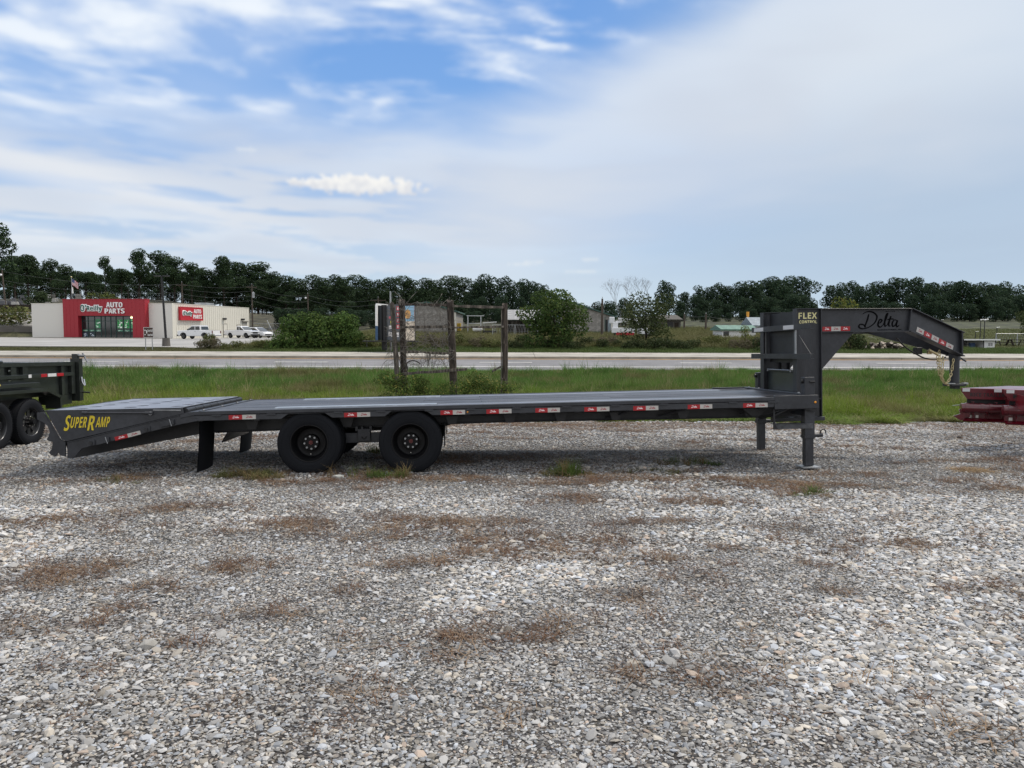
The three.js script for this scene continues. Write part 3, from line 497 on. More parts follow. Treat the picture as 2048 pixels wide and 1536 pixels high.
  // --- tapes on the near rail
  for (const [s0, s1, v] of [[0.567, 0.894, -0.082], [1.969, 2.29, -0.088], [3.162, 3.469, -0.090], [3.737, 4.053, -0.091], [4.355, 4.667, -0.092], [4.978, 5.299, -0.095], [5.606, 5.93, -0.097], [6.311, 6.631, -0.096], [7.036, 7.359, -0.096]]) {
    const w = (s1 - s0) / 2; sticker(w, 0.056, tapeRed, s0 + w / 2, v + T0, -0.0082); sticker(w, 0.056, tapeWhite, s0 + w * 1.5, v + T0, -0.0082);
  }
  tp('marker_lamp', new THREE.SphereGeometry(0.011, 10, 8).translate(3.50, T0 - 0.09, -0.008), M.amber);
  { const a = Math.atan2(0.072, 0.306); sticker(0.157, 0.047, tapeRed, -0.723, T0 - 0.292, -0.0095, a); sticker(0.157, 0.047, tapeWhite, -0.570, T0 - 0.256, -0.0095, a); }
  // fittings on the dovetail rail
  for (const [s, v] of [[-1.08, -0.352], [-0.42, -0.205]]) { tp('pin_plate', sv([[s - 0.045, v - 0.042], [s + 0.045, v - 0.022], [s + 0.045, v + 0.042], [s - 0.045, v + 0.022]], -0.003, 0.01), M.charcoal); tp('pin', xf(new THREE.CylinderGeometry(0.022, 0.022, 0.03, 12), Math.PI / 2, 0, 0, s, v + T0, 0), M.charcoalDark); }
  for (const [s, v, L] of [[-0.93, -0.325, 0.14], [-0.165, -0.13, 0.16]]) { tp('latch_box', sv([[s - L / 2, v - 0.05], [s + L / 2, v - 0.018], [s + L / 2, v + 0.04], [s - L / 2, v + 0.01]], -0.018, 0.012), M.charcoal); tp('latch_bar', rod(P3(s + 0.055, v - 0.035, -0.022), P3(s + 0.03, v + 0.045, -0.022), 0.006), M.steel); }
  // --- folded ramp: side plates, curved hooks, top plates with slots
  const plate = [[-1.596, 0.054], [-1.59, 0.06], [0.02, 0.05], [0.03, -0.02], [-1.36, -0.322], [-1.42, -0.30]];
  const hook = [[-1.708, 0.031], [-1.626, 0.035], [-1.447, -0.3], [-1.388, -0.326], [-1.395, -0.51], [-1.459, -0.495], [-1.479, -0.458], [-1.512, -0.507], [-1.567, -0.487], [-1.587, -0.455], [-1.553, -0.411], [-1.538, -0.327], [-1.602, -0.307], [-1.605, -0.285], [-1.583, -0.258], [-1.568, -0.205], [-1.59, -0.133], [-1.636, -0.087], [-1.707, -0.049]];
  const ramp = new THREE.Group(); ramp.name = 'folding_ramp'; trailer.add(ramp);
  for (const t of [0.0, WIDE - 0.02]) { tp('ramp_side', [sv(plate, t, t + 0.016, 0.002), rod(P3(-1.60, 0.035, t - 0.002), P3(-1.44, -0.285, t - 0.002), 0.006)], M.charcoal, null, ramp); tp('ramp_hook', sv(hook, t + 0.02, t + 0.04), M.charcoal, null, ramp); }
  for (const t of [0.85, 1.25, 1.65]) tp('ramp_hook', sv(hook, t, t + 0.02), M.charcoalDark, null, ramp);
  for (const [a, b, rows] of [[0.018, 1.225, [0.26, 0.60, 0.95]], [1.245, WIDE - 0.018, [1.46, 1.78, 2.12]]]) {
    const sh = poly([[-1.58, a], [-0.02, a], [-0.02, b], [-1.58, b]]);
    const pts = []; for (const s of [-1.28, -0.69, -0.12]) rows.forEach((t, i) => pts.push([s + (i - 1) * 0.015, t]));
    for (const [s, t] of pts) { const h = new THREE.Path(); h.absellipse(s, t, 0.075, 0.075, 0, Math.PI * 2, true); sh.holes.push(h); }
    const g = ext(sh, 0.010, 0, 14); g.rotateX(-Math.PI / 2); g.translate(0, T0 + 0.045, 0); tp('ramp_plate', g, M.deckSteelGlare, null, ramp);
    tp('ramp_hole_dark', B(-1.55, -0.05, -0.06, -0.02, a + 0.03, b - 0.03), M.black, null, ramp);  // black sheet added below the plate for the shade seen in its holes
    for (const s of [-1.62, -1.66]) tp('ramp_lip', B(s - 0.06, s + 0.05, 0.035, 0.05, a + (s < -1.64 ? 0.5 : 0.1), b - 0.08, 0.004), M.charcoalDark, null, ramp);
  }
  tp('ramp_gap_backing', sv([[-1.58, 0.03], [0.02, 0.02], [0.02, -0.06], [-1.30, -0.44], [-1.38, -0.48], [-1.42, -0.30]], 0.062, 0.07), M.charcoalDark, null, ramp);  // dark plate added so bright ground does not show through the side gap
  tp('ramp_bracket', [sv([[-0.33, 0.038], [0.0, 0.028], [0.0, 0.014], [-0.33, 0.024]], -0.006, 0.0)], M.steel, null, ramp);
  tp('gas_strut', [rod(P3(-1.10, 0.018, -0.014), P3(-0.42, 0.0, -0.014), 0.012), rod(P3(-0.42, 0.0, -0.014), P3(-0.33, -0.004, -0.014), 0.02), rod(P3(-1.16, 0.02, -0.014), P3(-1.10, 0.018, -0.014), 0.018)], M.charcoal, null, ramp);
  tp('strut_pin', xf(new THREE.TorusGeometry(0.018, 0.006, 6, 12), 0, 0, 0, -0.355, T0 - 0.008, 0.024), M.steel, null, ramp);
  for (let i = 0; i < 8; i++) { const a = 0.06 + i * 0.297; tp('hinge_tube', xf(new THREE.CylinderGeometry(0.032, 0.032, 0.283, 14), Math.PI / 2, 0, 0, 0.035, T0 + 0.012, -(a + 0.1415)), i % 2 ? M.black : M.charcoalDark, null, ramp); }
  // SUPER RAMP lettering, slanting, initials taller
  const SR = [['S', -1.372, -1.315, -0.196, -0.006], ['UPER', -1.305, -1.115, -0.163, -0.030], ['R', -1.095, -1.018, -0.196, -0.018], ['AMP', -1.005, -0.848, -0.160, -0.036]];
  const mk = grow => SR.map(([c, x0, x1, y0, y1]) => { const g = fitText(c, x0 - grow, x1 + grow, y0 - grow, y1 + grow, 0.001); const p = g.attributes.position; for (let i = 0; i < p.count; i++) p.setX(i, p.getX(i) + (p.getY(i) + 0.1) * 0.22); return g.translate(0, T0, 0.0015 + (grow ? 0 : 0.001)); });
  tp('ramp_lettering', mk(0), M.yellow, 'yellow slanted SUPER RAMP lettering on the ramp side', ramp);
  tp('lettering_outline', mk(0.004), M.black, null, ramp);
  // --- mud flaps
  for (const [t0, t1] of [[0.03, 0.60], [1.86, 2.45]]) {
    const g = new THREE.PlaneGeometry(t1 - t0, 0.66, 8, 10), p = g.attributes.position; const a = [];
    for (let i = 0; i < p.count; i++) { const q = p.getX(i), y = p.getY(i); p.setXYZ(i, 0.205 - 0.05 * Math.pow(Math.max(0, 0.33 - y) / 0.66, 1.5) + 0.03 * Math.cos(q * 6) * (0.33 - y), y, -q); }
    const back = g.clone(); back.translate(0.012, 0, 0); const ix = back.index.array; for (let i = 0; i < ix.length; i += 3) { const q = ix[i]; ix[i] = ix[i + 1]; ix[i + 1] = q; }
    g.computeVertexNormals(); back.computeVertexNormals(); const f = join([g, back]); f.translate(0, T0 - 0.09 - 0.33, -(t0 + t1) / 2); tp('mud_flap', f, M.rubber);
    tp('flap_bar', [B(0.19, 0.24, -0.125, -0.085, t0, t1)], M.charcoalDark);
  }
  tp('plough_plate', xf(bx(0.012, 0.22, 1.25), 0, 0, -0.55, 0.34, T0 - 0.36, -1.24), M.plank3);
  // --- running gear
  function wheelGeo() {
    const tyre = new THREE.LatheGeometry([[0.222, 0.085], [0.232, 0.102], [0.262, 0.110], [0.31, 0.114], [0.352, 0.110], [0.382, 0.098], [0.394, 0.086], [0.399, 0.05], [0.400, 0], [0.399, -0.05], [0.394, -0.086], [0.382, -0.098], [0.31, -0.114], [0.24, -0.104], [0.222, -0.085]].map(p => new THREE.Vector2(p[0], p[1])), 56);
    const grooves = []; for (const y of [-0.045, 0, 0.045]) grooves.push(new THREE.TorusGeometry(0.3985, 0.005, 5, 56).rotateX(Math.PI / 2).translate(0, y, 0));
    const ribs = [0.275, 0.335].map(q => new THREE.TorusGeometry(q, 0.003, 4, 56).rotateX(Math.PI / 2).translate(0, q === 0.275 ? 0.110 : 0.1115, 0));
    return [tyre, ...ribs];
  }
  const tyreG = join(wheelGeo().map(g => g.rotateX(Math.PI / 2))), rimG = join([new THREE.LatheGeometry([[0.236, 0.104], [0.228, 0.110], [0.222, 0.100], [0.212, 0.085], [0.196, 0.02], [0.190, -0.06], [0.165, -0.075], [0.105, -0.075], [0.10, -0.06], [0.0, -0.06]].map(p => new THREE.Vector2(p[0], p[1])), 48).rotateX(Math.PI / 2)]);
  const innerRimG = join([new THREE.LatheGeometry([[0.236, 0.10], [0.2, 0.02], [0.2, -0.10], [0.236, -0.104]].map(p => new THREE.Vector2(p[0], p[1])), 36).rotateX(Math.PI / 2), new THREE.CylinderGeometry(0.2, 0.2, 0.01, 32).rotateX(Math.PI / 2)]);
  const hubG = join([xf(new THREE.CylinderGeometry(0.095, 0.105, 0.05, 28), Math.PI / 2, 0, 0, 0, 0, -0.045)]), nutG = join([xf(new THREE.CylinderGeometry(0.0125, 0.0145, 0.03, 6), Math.PI / 2, 0, 0)]), capG = join([xf(new THREE.CylinderGeometry(0.026, 0.031, 0.03, 6), Math.PI / 2, 0, 0, 0, 0, -0.01), new THREE.SphereGeometry(0.012, 8, 6).translate(0, 0, 0.006)]);
  function wheel(s, v, t, turn, outer, far) {
    const w = new THREE.Group(); w.name = 'wheel'; w.position.set(...P3(s, v, t)); if (far) w.rotation.y = Math.PI; trailer.add(w);
    const spin = new THREE.Group();
    part('tyre', tyreG, M.rubber, w);
    if (!outer) { part('rim', innerRimG, M.rim, w); return; }
    part('rim', rimG, M.rim, w); part('hub', hubG, M.rim, w);
    for (let k = 0; k < 8; k++) { const a = turn + k * Math.PI / 4, n = part('lug_nut', nutG, M.steel, w); n.position.set(Math.cos(a) * 0.083, Math.sin(a) * 0.083, -0.058); const n2 = n; n2.position.z = -0.012; n2.position.x = Math.cos(a) * 0.078; n2.position.y = Math.sin(a) * 0.078; }
    part('hub_cap', capG, M.capRed, w);
    const vs = part('valve_stem', join([xf(new THREE.CylinderGeometry(0.006, 0.008, 0.05, 8), Math.PI / 2, 0, 0)]), M.chrome, w); vs.position.set(-0.005, -0.145, -0.04);
  }
  for (const [s, v, turn] of [[1.525, -0.435, 0.1], [2.775, -0.452, 0.32]]) {
    wheel(s, v, 0.135, turn, true, false); wheel(s, v, 0.395, turn, false, false);
    wheel(s, v, WIDE - 0.135, turn, true, true); wheel(s, v, WIDE - 0.395, turn, false, true);
    tp('axle', [rod(P3(s, v, 0.4), P3(s, v, WIDE - 0.4), 0.065, 0.065, 14)], M.charcoalDark);
    for (const t of [0.60, WIDE - 0.60]) tp('spring', [0, 1, 2, 3].map(k => { const q = []; for (let i = 0; i <= 8; i++) { const x = (i / 8 - 0.5) * (1.0 - k * 0.2); q.push([s + x, v + 0.10 - k * 0.014 + x * x * 0.25 + T0, -t]); } return tube(q, 0.009, 12, 4); }), M.charcoalDark);
  }
  for (const z of [0.42, WIDE - 0.47]) {
    tp('equaliser_beam', [B(1.86, 2.45, -0.485, -0.355, z, z + 0.05, 0.006)], M.charcoal);
    tp('suspension_hanger', [B(2.08, 2.24, -0.46, -0.30, z - 0.05, z + 0.08, 0.006), B(2.05, 2.08, -0.33, -0.27, z - 0.03, z + 0.06), B(2.13, 2.15, -0.33, -0.27, z - 0.06, z + 0.06), B(2.23, 2.26, -0.33, -0.27, z - 0.03, z + 0.06)], M.charcoal);
    tp('hanger_bolt', [xf(new THREE.TorusGeometry(0.028, 0.008, 6, 14, Math.PI), 0, 0, Math.PI, 2.16, T0 - 0.40, -(z - 0.056))], M.black);
  }
  // splash plate ahead of the wheels
  tp('mud_flap', [B(3.19, 3.20, -0.55, -0.25, 0.30, 0.62)], M.rubber);
  tp('mud_flap', [B(3.19, 3.20, -0.55, -0.25, 1.87, 2.19)], M.rubber);
  // --- jacks with drop legs
  for (const [s, t, lift, foot] of [[7.95, 0.14, 0.245, -0.935], [8.17, 2.28, 0.25, -1.015]]) {
    const j = new THREE.Group(); j.name = 'landing_jack'; trailer.add(j);
    tp('jack_tube', [B(s - 0.066, s + 0.066, -0.56, lift, t - 0.06, t + 0.06, 0.006), B(s - 0.072, s + 0.072, -0.545, -0.52, t - 0.066, t + 0.066), B(s - 0.01, s + 0.07, lift, lift + 0.008, t - 0.05, t + 0.05)], M.charcoal, null, j);
    tp('drop_leg', B(s - 0.055, s + 0.055, foot + 0.02, -0.54, t - 0.05, t + 0.05, 0.005), M.charcoal, null, j);
    tp('foot_plate', [B(s - 0.115, s + 0.115, foot, foot + 0.014, t - 0.12, t + 0.12), xf(bx(0.03, 0.012, 0.22), 0, 0, -0.5, s - 0.115, T0 + foot + 0.012, -t), xf(bx(0.03, 0.012, 0.22), 0, 0, 0.5, s + 0.115, T0 + foot + 0.012, -t)], M.galv, null, j);
    tp('pin_housing', [xf(new THREE.CylinderGeometry(0.026, 0.026, 0.13, 12), 0, 0, Math.PI / 2, s + 0.13, T0 - 0.52, -t)], M.charcoal, null, j);
    tp('pull_handle', tube([P3(s + 0.165, -0.505, t), P3(s + 0.175, -0.465, t), P3(s + 0.205, -0.445, t), P3(s + 0.235, -0.46, t), P3(s + 0.243, -0.50, t)], 0.008, 16), M.black, null, j);
    tp('crank_shaft', [rod(P3(s - 0.10, lift - 0.05, t - 0.005), P3(s - 0.06, lift - 0.05, t - 0.005), 0.03, 0.03, 12), rod(P3(s + 0.0, lift - 0.06, t - 0.064), P3(s + 0.055, lift - 0.06, t - 0.09), 0.014)], M.black, null, j);
    tp('jack_gusset', [B(s - 0.066, s + 0.066, -0.26, -0.13, t - 0.058, t + 0.35)], M.charcoalDark, null, j);
  }
  tp('wiring_loom', tube([P3(0.4, -0.15, 0.30), P3(1.4, -0.13, 0.34), P3(2.8, -0.15, 0.34), P3(3.6, -0.155, 0.30), P3(4.6, -0.135, 0.30), P3(5.5, -0.16, 0.30), P3(6.4, -0.135, 0.30), P3(7.4, -0.16, 0.30)], 0.009, 60, 5), M.black);
  // --- step
  tp('step', [B(7.485, 7.985, -0.42, -0.362, 0.06, 0.10), B(7.485, 7.985, -0.367, -0.355, 0.06, 0.22)], M.tread);
  tp('step_hanger', [sv([[7.452, -0.15], [7.470, -0.15], [7.482, -0.36], [7.52, -0.42], [7.455, -0.42]], 0.055, 0.075), rod(P3(7.46, -0.25, 0.08), P3(7.66, -0.15, 0.05), 0.012), beam(P3(7.40, -0.30, 0.4), P3(7.75, -0.145, 0.05), 0.05, 0.012)], M.charcoalDark);
  tp('front_gusset', [sv([[7.1, -0.13], [7.5, -0.13], [7.36, -0.27], [7.27, -0.27]], 0.30, 0.31), sv([[7.80, -0.15], [8.03, -0.15], [8.03, -0.19], [7.98, -0.2]], 0.03, 0.05)], M.charcoalDark);
}
{ // --- headboard, uprights, necks and coupler
  const UPT = [0.70, 1.73];      // near faces of the two upright beams
  UPT.forEach((t, far) => {
    const s0 = far ? 8.0 : 8.055, s1 = far ? 8.42 : 8.42, top = 1.162, u = new THREE.Group(); u.name = 'upright_beam'; trailer.add(u);
    tp('upright_web', B(s0 + 0.012, s1 - 0.012, -0.33, top, t + 0.055, t + 0.068), M.charcoal, null, u);
    tp('upright_flange', B(s0, s0 + 0.014, -0.33, top + 0.004, t, t + 0.125, 0.003), M.charcoal, null, u);
    tp('upright_flange', B(s1 - 0.014, s1, -0.33, top, t, t + 0.125, 0.003), M.charcoal, null, u);
    tp('upright_cap', B(s0, s1, top, top + 0.01, t, t + 0.125), M.charcoal, null, u);
    // stiffener half way across the web
    tp('stiffener', B((s0 + s1) / 2 - 0.012 + (far ? 0.08 : 0), (s0 + s1) / 2 + (far ? 0.08 : 0), 0.2, top - 0.01, far ? t + 0.005 : t + 0.07, far ? t + 0.054 : t + 0.12), M.charcoalDark, null, u);
    tp('foot_beam', B(7.74, 8.45, -0.385, -0.332, t - 0.01, t + 0.135, 0.004), M.charcoal, null, u);
    // horizontal neck
    const k1 = 9.71, nk = new THREE.Group(); nk.name = 'gooseneck_beam'; trailer.add(nk);
    const tc = t + 0.0625;
    tp('neck_web', sv([[s1, 0.845], [k1 - 0.04, 0.835], [k1, 1.135], [s1, 1.155]], tc - 0.006, tc + 0.006), M.charcoal, null, nk);
    tp('neck_flange', sv([[s1, 1.155], [k1, 1.137], [k1, 1.149], [s1, 1.167]], t, t + 0.125), M.charcoal, null, nk);
    tp('neck_flange', sv([[s1, 0.834], [k1 - 0.04, 0.824], [k1 - 0.04, 0.836], [s1, 0.846]], t, t + 0.125), M.charcoal, null, nk);
    // down-sloping nose, turning in to the coupler
    const tEnd = 1.24 + (far ? 0.13 : -0.13), dt = tEnd - tc, L = Math.hypot(10.68 - k1, dt), ang = Math.atan2(dt, 10.68 - k1);
    const put = g => g.rotateY(ang).translate(k1, T0, -tc);
    tp('nose_web', put(ext(poly([[-0.04, 0.834], [0, 1.136], [L, 0.805], [L, 0.465]]), 0.012, 0).translate(0, 0, -0.006)), M.charcoal, null, nk);
    tp('nose_flange', put(ext(poly([[0, 1.137], [L + 0.03, 0.794], [L + 0.03, 0.806], [0, 1.149]]), 0.125, 0.002).translate(0, 0, -0.0625)), M.charcoal, null, nk);
    tp('nose_flange', put(ext(poly([[-0.04, 0.824], [L + 0.03, 0.456], [L + 0.03, 0.468], [-0.04, 0.836]]), 0.125, 0.002).translate(0, 0, -0.0625)), M.charcoal, null, nk);
    tp('knee_stiffener', sv([[k1 - 0.045, 0.834], [k1 - 0.033, 0.834], [k1 + 0.004, 1.136], [k1 - 0.008, 1.136]], t + 0.004, tc - 0.006), M.charcoal, null, nk);
    // gusset below the neck
    tp('neck_gusset', sv([[s1, 0.835], [8.90, 0.83], [s1, 0.30]], tc - 0.006, tc + 0.006), M.charcoal, null, nk);
  });
  // cross ties between the necks
  tp('neck_tie', [B(8.42, 8.434, 0.85, 1.15, 0.83, 1.73), B(9.60, 9.66, 0.84, 0.90, 0.77, 1.79)], M.charcoalDark);
  // headboard
  tp('headboard_plate', [B(8.10, 8.112, 0.42, 1.14, 0.825, 1.73), B(8.09, 8.13, 0.80, 0.86, 0.825, 1.73)], M.charcoalDark);
  const box = new THREE.Group(); box.name = 'toolbox'; trailer.add(box);
  tp('toolbox_body', [B(8.07, 8.40, 0.0, 0.285, 0.83, 1.725, 0.006)], M.toolbox, null, box);
  tp('toolbox_lid', [B(8.05, 8.40, 0.287, 0.305, 0.83, 1.725, 0.004)], M.toolbox, null, box);
  tp('lid_bar', [rod(P3(8.04, 0.315, 0.90), P3(8.04, 0.315, 1.66), 0.011), rod(P3(8.045, 0.29, 0.88), P3(8.045, 0.325, 0.88), 0.014), rod(P3(8.045, 0.29, 1.68), P3(8.045, 0.325, 1.68), 0.014)], M.steel, null, box);
  for (const t of [0.12, 0.5, 1.9, 2.3]) tp('deck_bolt', new THREE.CylinderGeometry(0.016, 0.016, 0.014, 8).translate(7.99, T0 + 0.025, -t), M.galv);
  // chain racks: slanted and straight angle bars across the deck front
  tp('rack_bar', [B(7.995, 8.05, 0.878, 0.886, 0.16, 2.16), B(7.988, 7.997, 0.878, 0.955, 0.16, 2.16), B(7.995, 8.05, 0.947, 0.955, 0.16, 2.16)], M.charcoal);
  tp('rack_bar', [B(8.005, 8.06, 0.478, 0.486, 0.16, 2.22), B(7.998, 8.007, 0.478, 0.55, 0.16, 2.22), B(8.005, 8.06, 0.542, 0.55, 0.16, 2.22)], M.charcoal);
  for (const t of [0.745, 1.80]) tp('rack_strip', B(8.038, 8.052, 0.55, 0.878, t - 0.05, t - 0.015), M.galv);
  for (const [a, b] of [[0.64, 0.98], [1.70, 2.06]]) { const m = tp('reflector_tape', B(7.9845, 7.9875, 0.889, 0.945, a, b), plainWhite); }
  tp('rack_brace', rod(P3(8.06, 0.80, 0.64), P3(8.12, 0.53, 0.40), 0.008), M.charcoal);
  // lettering on the web and neck
  const zf = -(0.70 + 0.055) + 0.001;
  tp('lettering', [fitText('FLEX', 8.108, 8.372, 1.03, 1.115, 0.0015).translate(0, T0, zf), fitText('CONTROL', 8.118, 8.37, 0.965, 1.008, 0.0015).translate(0, T0, zf)], M.cream, 'pale yellow FLEX CONTROL lettering');
  const zn = -(0.70 + 0.0565) + 0.001;
  tp('maker_script', ribbon(SCRIPT.map(st => st.map(([x, y]) => [x * 0.60, y * 0.60])), 0.0125, 0.0015).map(g => g.translate(8.955, T0 + 0.865, zn)), M.logo, 'black slanted Delta script lettering');
  tp('small_lettering', [fitText('MANUFACTURING, INC.', 9.24, 9.60, 0.845, 0.866, 0.0012).translate(0, T0, zn), fitText('MODEL', 9.36, 9.50, 1.105, 1.116, 0.001).translate(0, T0, zn)], M.logo);
  [[8.447, 8.575, tapeRed], [8.575, 8.708, tapeWhite], [8.708, 8.845, tapeRed]].forEach(([a, b, m]) => sticker(b - a, 0.062, m, (a + b) / 2, T0 + 0.883, zn + 0.0015, -0.008));
  // tape along the nose
  { const t = 0.7625, dt = 1.11 - t, L = Math.hypot(0.97, dt), ang = Math.atan2(dt, 0.97), q = Math.atan2(-0.369, L), g = new THREE.Group(); g.name = 'nose_tape'; g.position.set(9.71, T0, -t); g.rotation.y = ang; trailer.add(g);
    for (let i = 0; i < 5; i++) { const l = 0.20 + i * 0.150; sticker(0.15, 0.072, i % 2 ? tapeRed : tapeWhite, l, 0.836 - 0.385 * (l + 0.02) / L + 0.078, 0.009, q, 0, g); } }
  // nose end plate, coupler tube and base
  tp('nose_plate', B(10.67, 10.69, 0.462, 0.80, 1.05, 1.43), M.charcoal);
  tp('coupler_tube', [rod(P3(10.685, 0.50, 1.24), P3(10.685, 0.04, 1.24), 0.066, 0.066, 22)], M.charcoal);
  tp('coupler_collar', [rod(P3(10.685, 0.50, 1.24), P3(10.685, 0.40, 1.24), 0.078, 0.078, 22), rod(P3(10.73, 0.46, 1.24), P3(10.86, 0.38, 1.24), 0.013)], M.charcoal);
  tp('coupler_base', [B(10.57, 10.80, 0.02, 0.055, 1.13, 1.35, 0.006), B(10.65, 10.73, -0.02, 0.02, 1.18, 1.30)], M.charcoalDark);
  tp('coupler_latch', [B(10.52, 10.62, 0.056, 0.068, 1.12, 1.2), B(10.76, 10.83, 0.045, 0.07, 1.14, 1.2)], M.galv);
  tp('adjuster_bolts', [rod(P3(10.69, 0.60, 1.2), P3(10.78, 0.61, 1.2), 0.012), rod(P3(10.69, 0.565, 1.2), P3(10.77, 0.57, 1.2), 0.012)], M.black);
  // safety chains: links, hanging in loops
  const link = (rx, rz) => { const c = new THREE.CatmullRomCurve3([[-0.012, 0.018, 0], [-0.012, -0.018, 0], [0, -0.030, 0], [0.012, -0.018, 0], [0.012, 0.018, 0], [0, 0.030, 0]].map(p => V3(...p)), true); return new THREE.TubeGeometry(c, 14, 0.0052, 5, true); };
  const linkG = join([link()]);
  const paths = [[[10.19, 0.52, 1.02], [10.20, 0.36, 1.02], [10.23, 0.19, 1.02], [10.30, 0.09, 1.03], [10.40, 0.045, 1.08]], [[10.30, 0.46, 1.06], [10.30, 0.30, 1.05], [10.28, 0.14, 1.05], [10.30, 0.08, 1.05]], [[10.46, 0.42, 1.06], [10.44, 0.25, 1.07], [10.40, 0.12, 1.07], [10.35, 0.075, 1.06]], [[10.24, 0.55, 1.05], [10.22, 0.40, 1.0], [10.24, 0.24, 1.0], [10.28, 0.1, 1.02]]];
  for (const pth of paths) {
    const cv = new THREE.CatmullRomCurve3(pth.map(p => V3(...P3(...p)))), L = cv.getLength(), n = Math.floor(L / 0.040), ch = new THREE.Group(); ch.name = 'safety_chain'; ch.position.x = 0.09; trailer.add(ch);
    for (let i = 0; i < n; i++) { const m = part('chain_link', linkG, M.gold, ch); m.position.copy(cv.getPointAt((i + 0.5) / n)); const q = new THREE.Quaternion().setFromUnitVectors(UP, cv.getTangentAt((i + 0.5) / n)); m.quaternion.copy(q).multiply(new THREE.Quaternion().setFromAxisAngle(UP, i % 2 ? 0.4 : 1.97)); }
  }
  tp('chain_mount', [B(10.16, 10.22, 0.50, 0.56, 1.04, 1.09, 0.01), rod(P3(10.14, 0.56, 1.0), P3(10.26, 0.50, 1.0), 0.02)], M.gold);
  tp('junction_box', B(10.02, 10.11, 0.50, 0.60, 1.1, 1.2, 0.01), M.black);
  tp('wiring', [tube([P3(9.72, 0.74, 1.1), P3(9.86, 0.60, 1.1), P3(10.02, 0.50, 1.1), P3(10.15, 0.44, 1.1), P3(10.30, 0.42, 1.1), P3(10.46, 0.45, 1.1)], 0.011), tube([P3(10.66, 0.84, 1.24), P3(10.75, 0.80, 1.2), P3(10.76, 0.68, 1.2), P3(10.70, 0.60, 1.2)], 0.010)], M.black);
  tp('breakaway_disc', [new THREE.CylinderGeometry(0.10, 0.10, 0.03, 20).translate(10.42, T0 + 0.92, -1.24), new THREE.CylinderGeometry(0.10, 0.08, 0.03, 20).translate(10.42, T0 + 0.885, -1.24)], M.black);
}

// ------------------------------------------------------------------ trees and shrubs
const at = (px, py, d) => [(px - 1024) / 1538 * d, EYE - (py - (660 + (px - 1024) * 0.0042)) / 1538 * d, -d];   // a spot seen in that direction at depth d
const xAt = (px, d) => (px - 1024) / 1538 * d;
const onGround = (px, d, off = 0) => { const x = xAt(px, d); return [x, groundY(x, d) + off, -d]; };
function crownGeo(seed, blobs, leaf, cover, cols, opt = {}) {
  const r = mulberry(seed), pos = [], col = [], nor = [];
  const g3 = () => { let a, b, c, l; do { a = r() * 2 - 1; b = r() * 2 - 1; c = r() * 2 - 1; l = a * a + b * b + c * c; } while (l > 1 || l < 0.01); l = Math.sqrt(l); return [a / l, b / l, c / l]; };
  for (const [bxx, by, bz, rx, ry, rz] of blobs) {
    const area = 4 * Math.PI * Math.pow((Math.pow(rx * ry, 1.6) + Math.pow(rx * rz, 1.6) + Math.pow(ry * rz, 1.6)) / 3, 1 / 1.6), n = Math.round(area / (leaf * leaf) * cover), tone = 0.82 + 0.36 * r(), ph = r() * 20;
    for (let i = 0; i < n; i++) {
      const u = g3(), bump = 0.80 + 0.40 * fbm(u[0] * 1.7 + ph, u[1] * 1.7 + u[2] * 1.3, 2, 5), k = bump * (0.62 + 0.42 * Math.sqrt(r()));
      const x = bxx + u[0] * rx * k, y = by + u[1] * ry * k, z = bz + u[2] * rz * k;
      const a = g3(), m = [u[0] + a[0] * 1.1, u[1] + a[1] * 1.1 + 0.25, u[2] + a[2] * 1.1], ml = Math.hypot(...m) || 1, nn = m.map(q => q / ml);
      let t = g3(); const dt = t[0] * nn[0] + t[1] * nn[1] + t[2] * nn[2]; t = t.map((q, j) => q - dt * nn[j]); const tl = Math.hypot(...t) || 1; t = t.map(q => q / tl);
      const b = [nn[1] * t[2] - nn[2] * t[1], nn[2] * t[0] - nn[0] * t[2], nn[0] * t[1] - nn[1] * t[0]], s = leaf * (0.55 + 0.8 * r()), w = s * (opt.narrow || 0.62) * (0.7 + 0.5 * r()), dr = (opt.droop || 0) * s;
      const P = (p, q, dy = 0) => [x + t[0] * p + b[0] * q, y + t[1] * p + b[1] * q - dy, z + t[2] * p + b[2] * q];
      const A = P(-s / 2, 0), C = P(s / 2, 0, dr), Bq = P((r() - 0.5) * s * 0.3, w / 2), D = P((r() - 0.5) * s * 0.3, -w / 2);
      for (const q of [A, C, Bq, A, D, C]) { pos.push(...q); nor.push(...nn); }
      let c = mix3(cols[0], cols[1], r()); if (cols[2] && r() < (opt.third || 0.12)) c = cols[2]; const v = tone * (0.85 + 0.3 * r()); for (let q = 0; q < 6; q++) col.push(c[0] * v, c[1] * v, c[2] * v);
    }
  }
  const g = new THREE.BufferGeometry(); g.setAttribute('position', new THREE.Float32BufferAttribute(pos, 3)); g.setAttribute('normal', new THREE.Float32BufferAttribute(nor, 3)); g.setAttribute('color', new THREE.Float32BufferAttribute(col, 3)); return g;
}
const leafM = leafMat({ vertexColors: true, roughness: 0.9, transmission: 0.3, thickness: 0 });
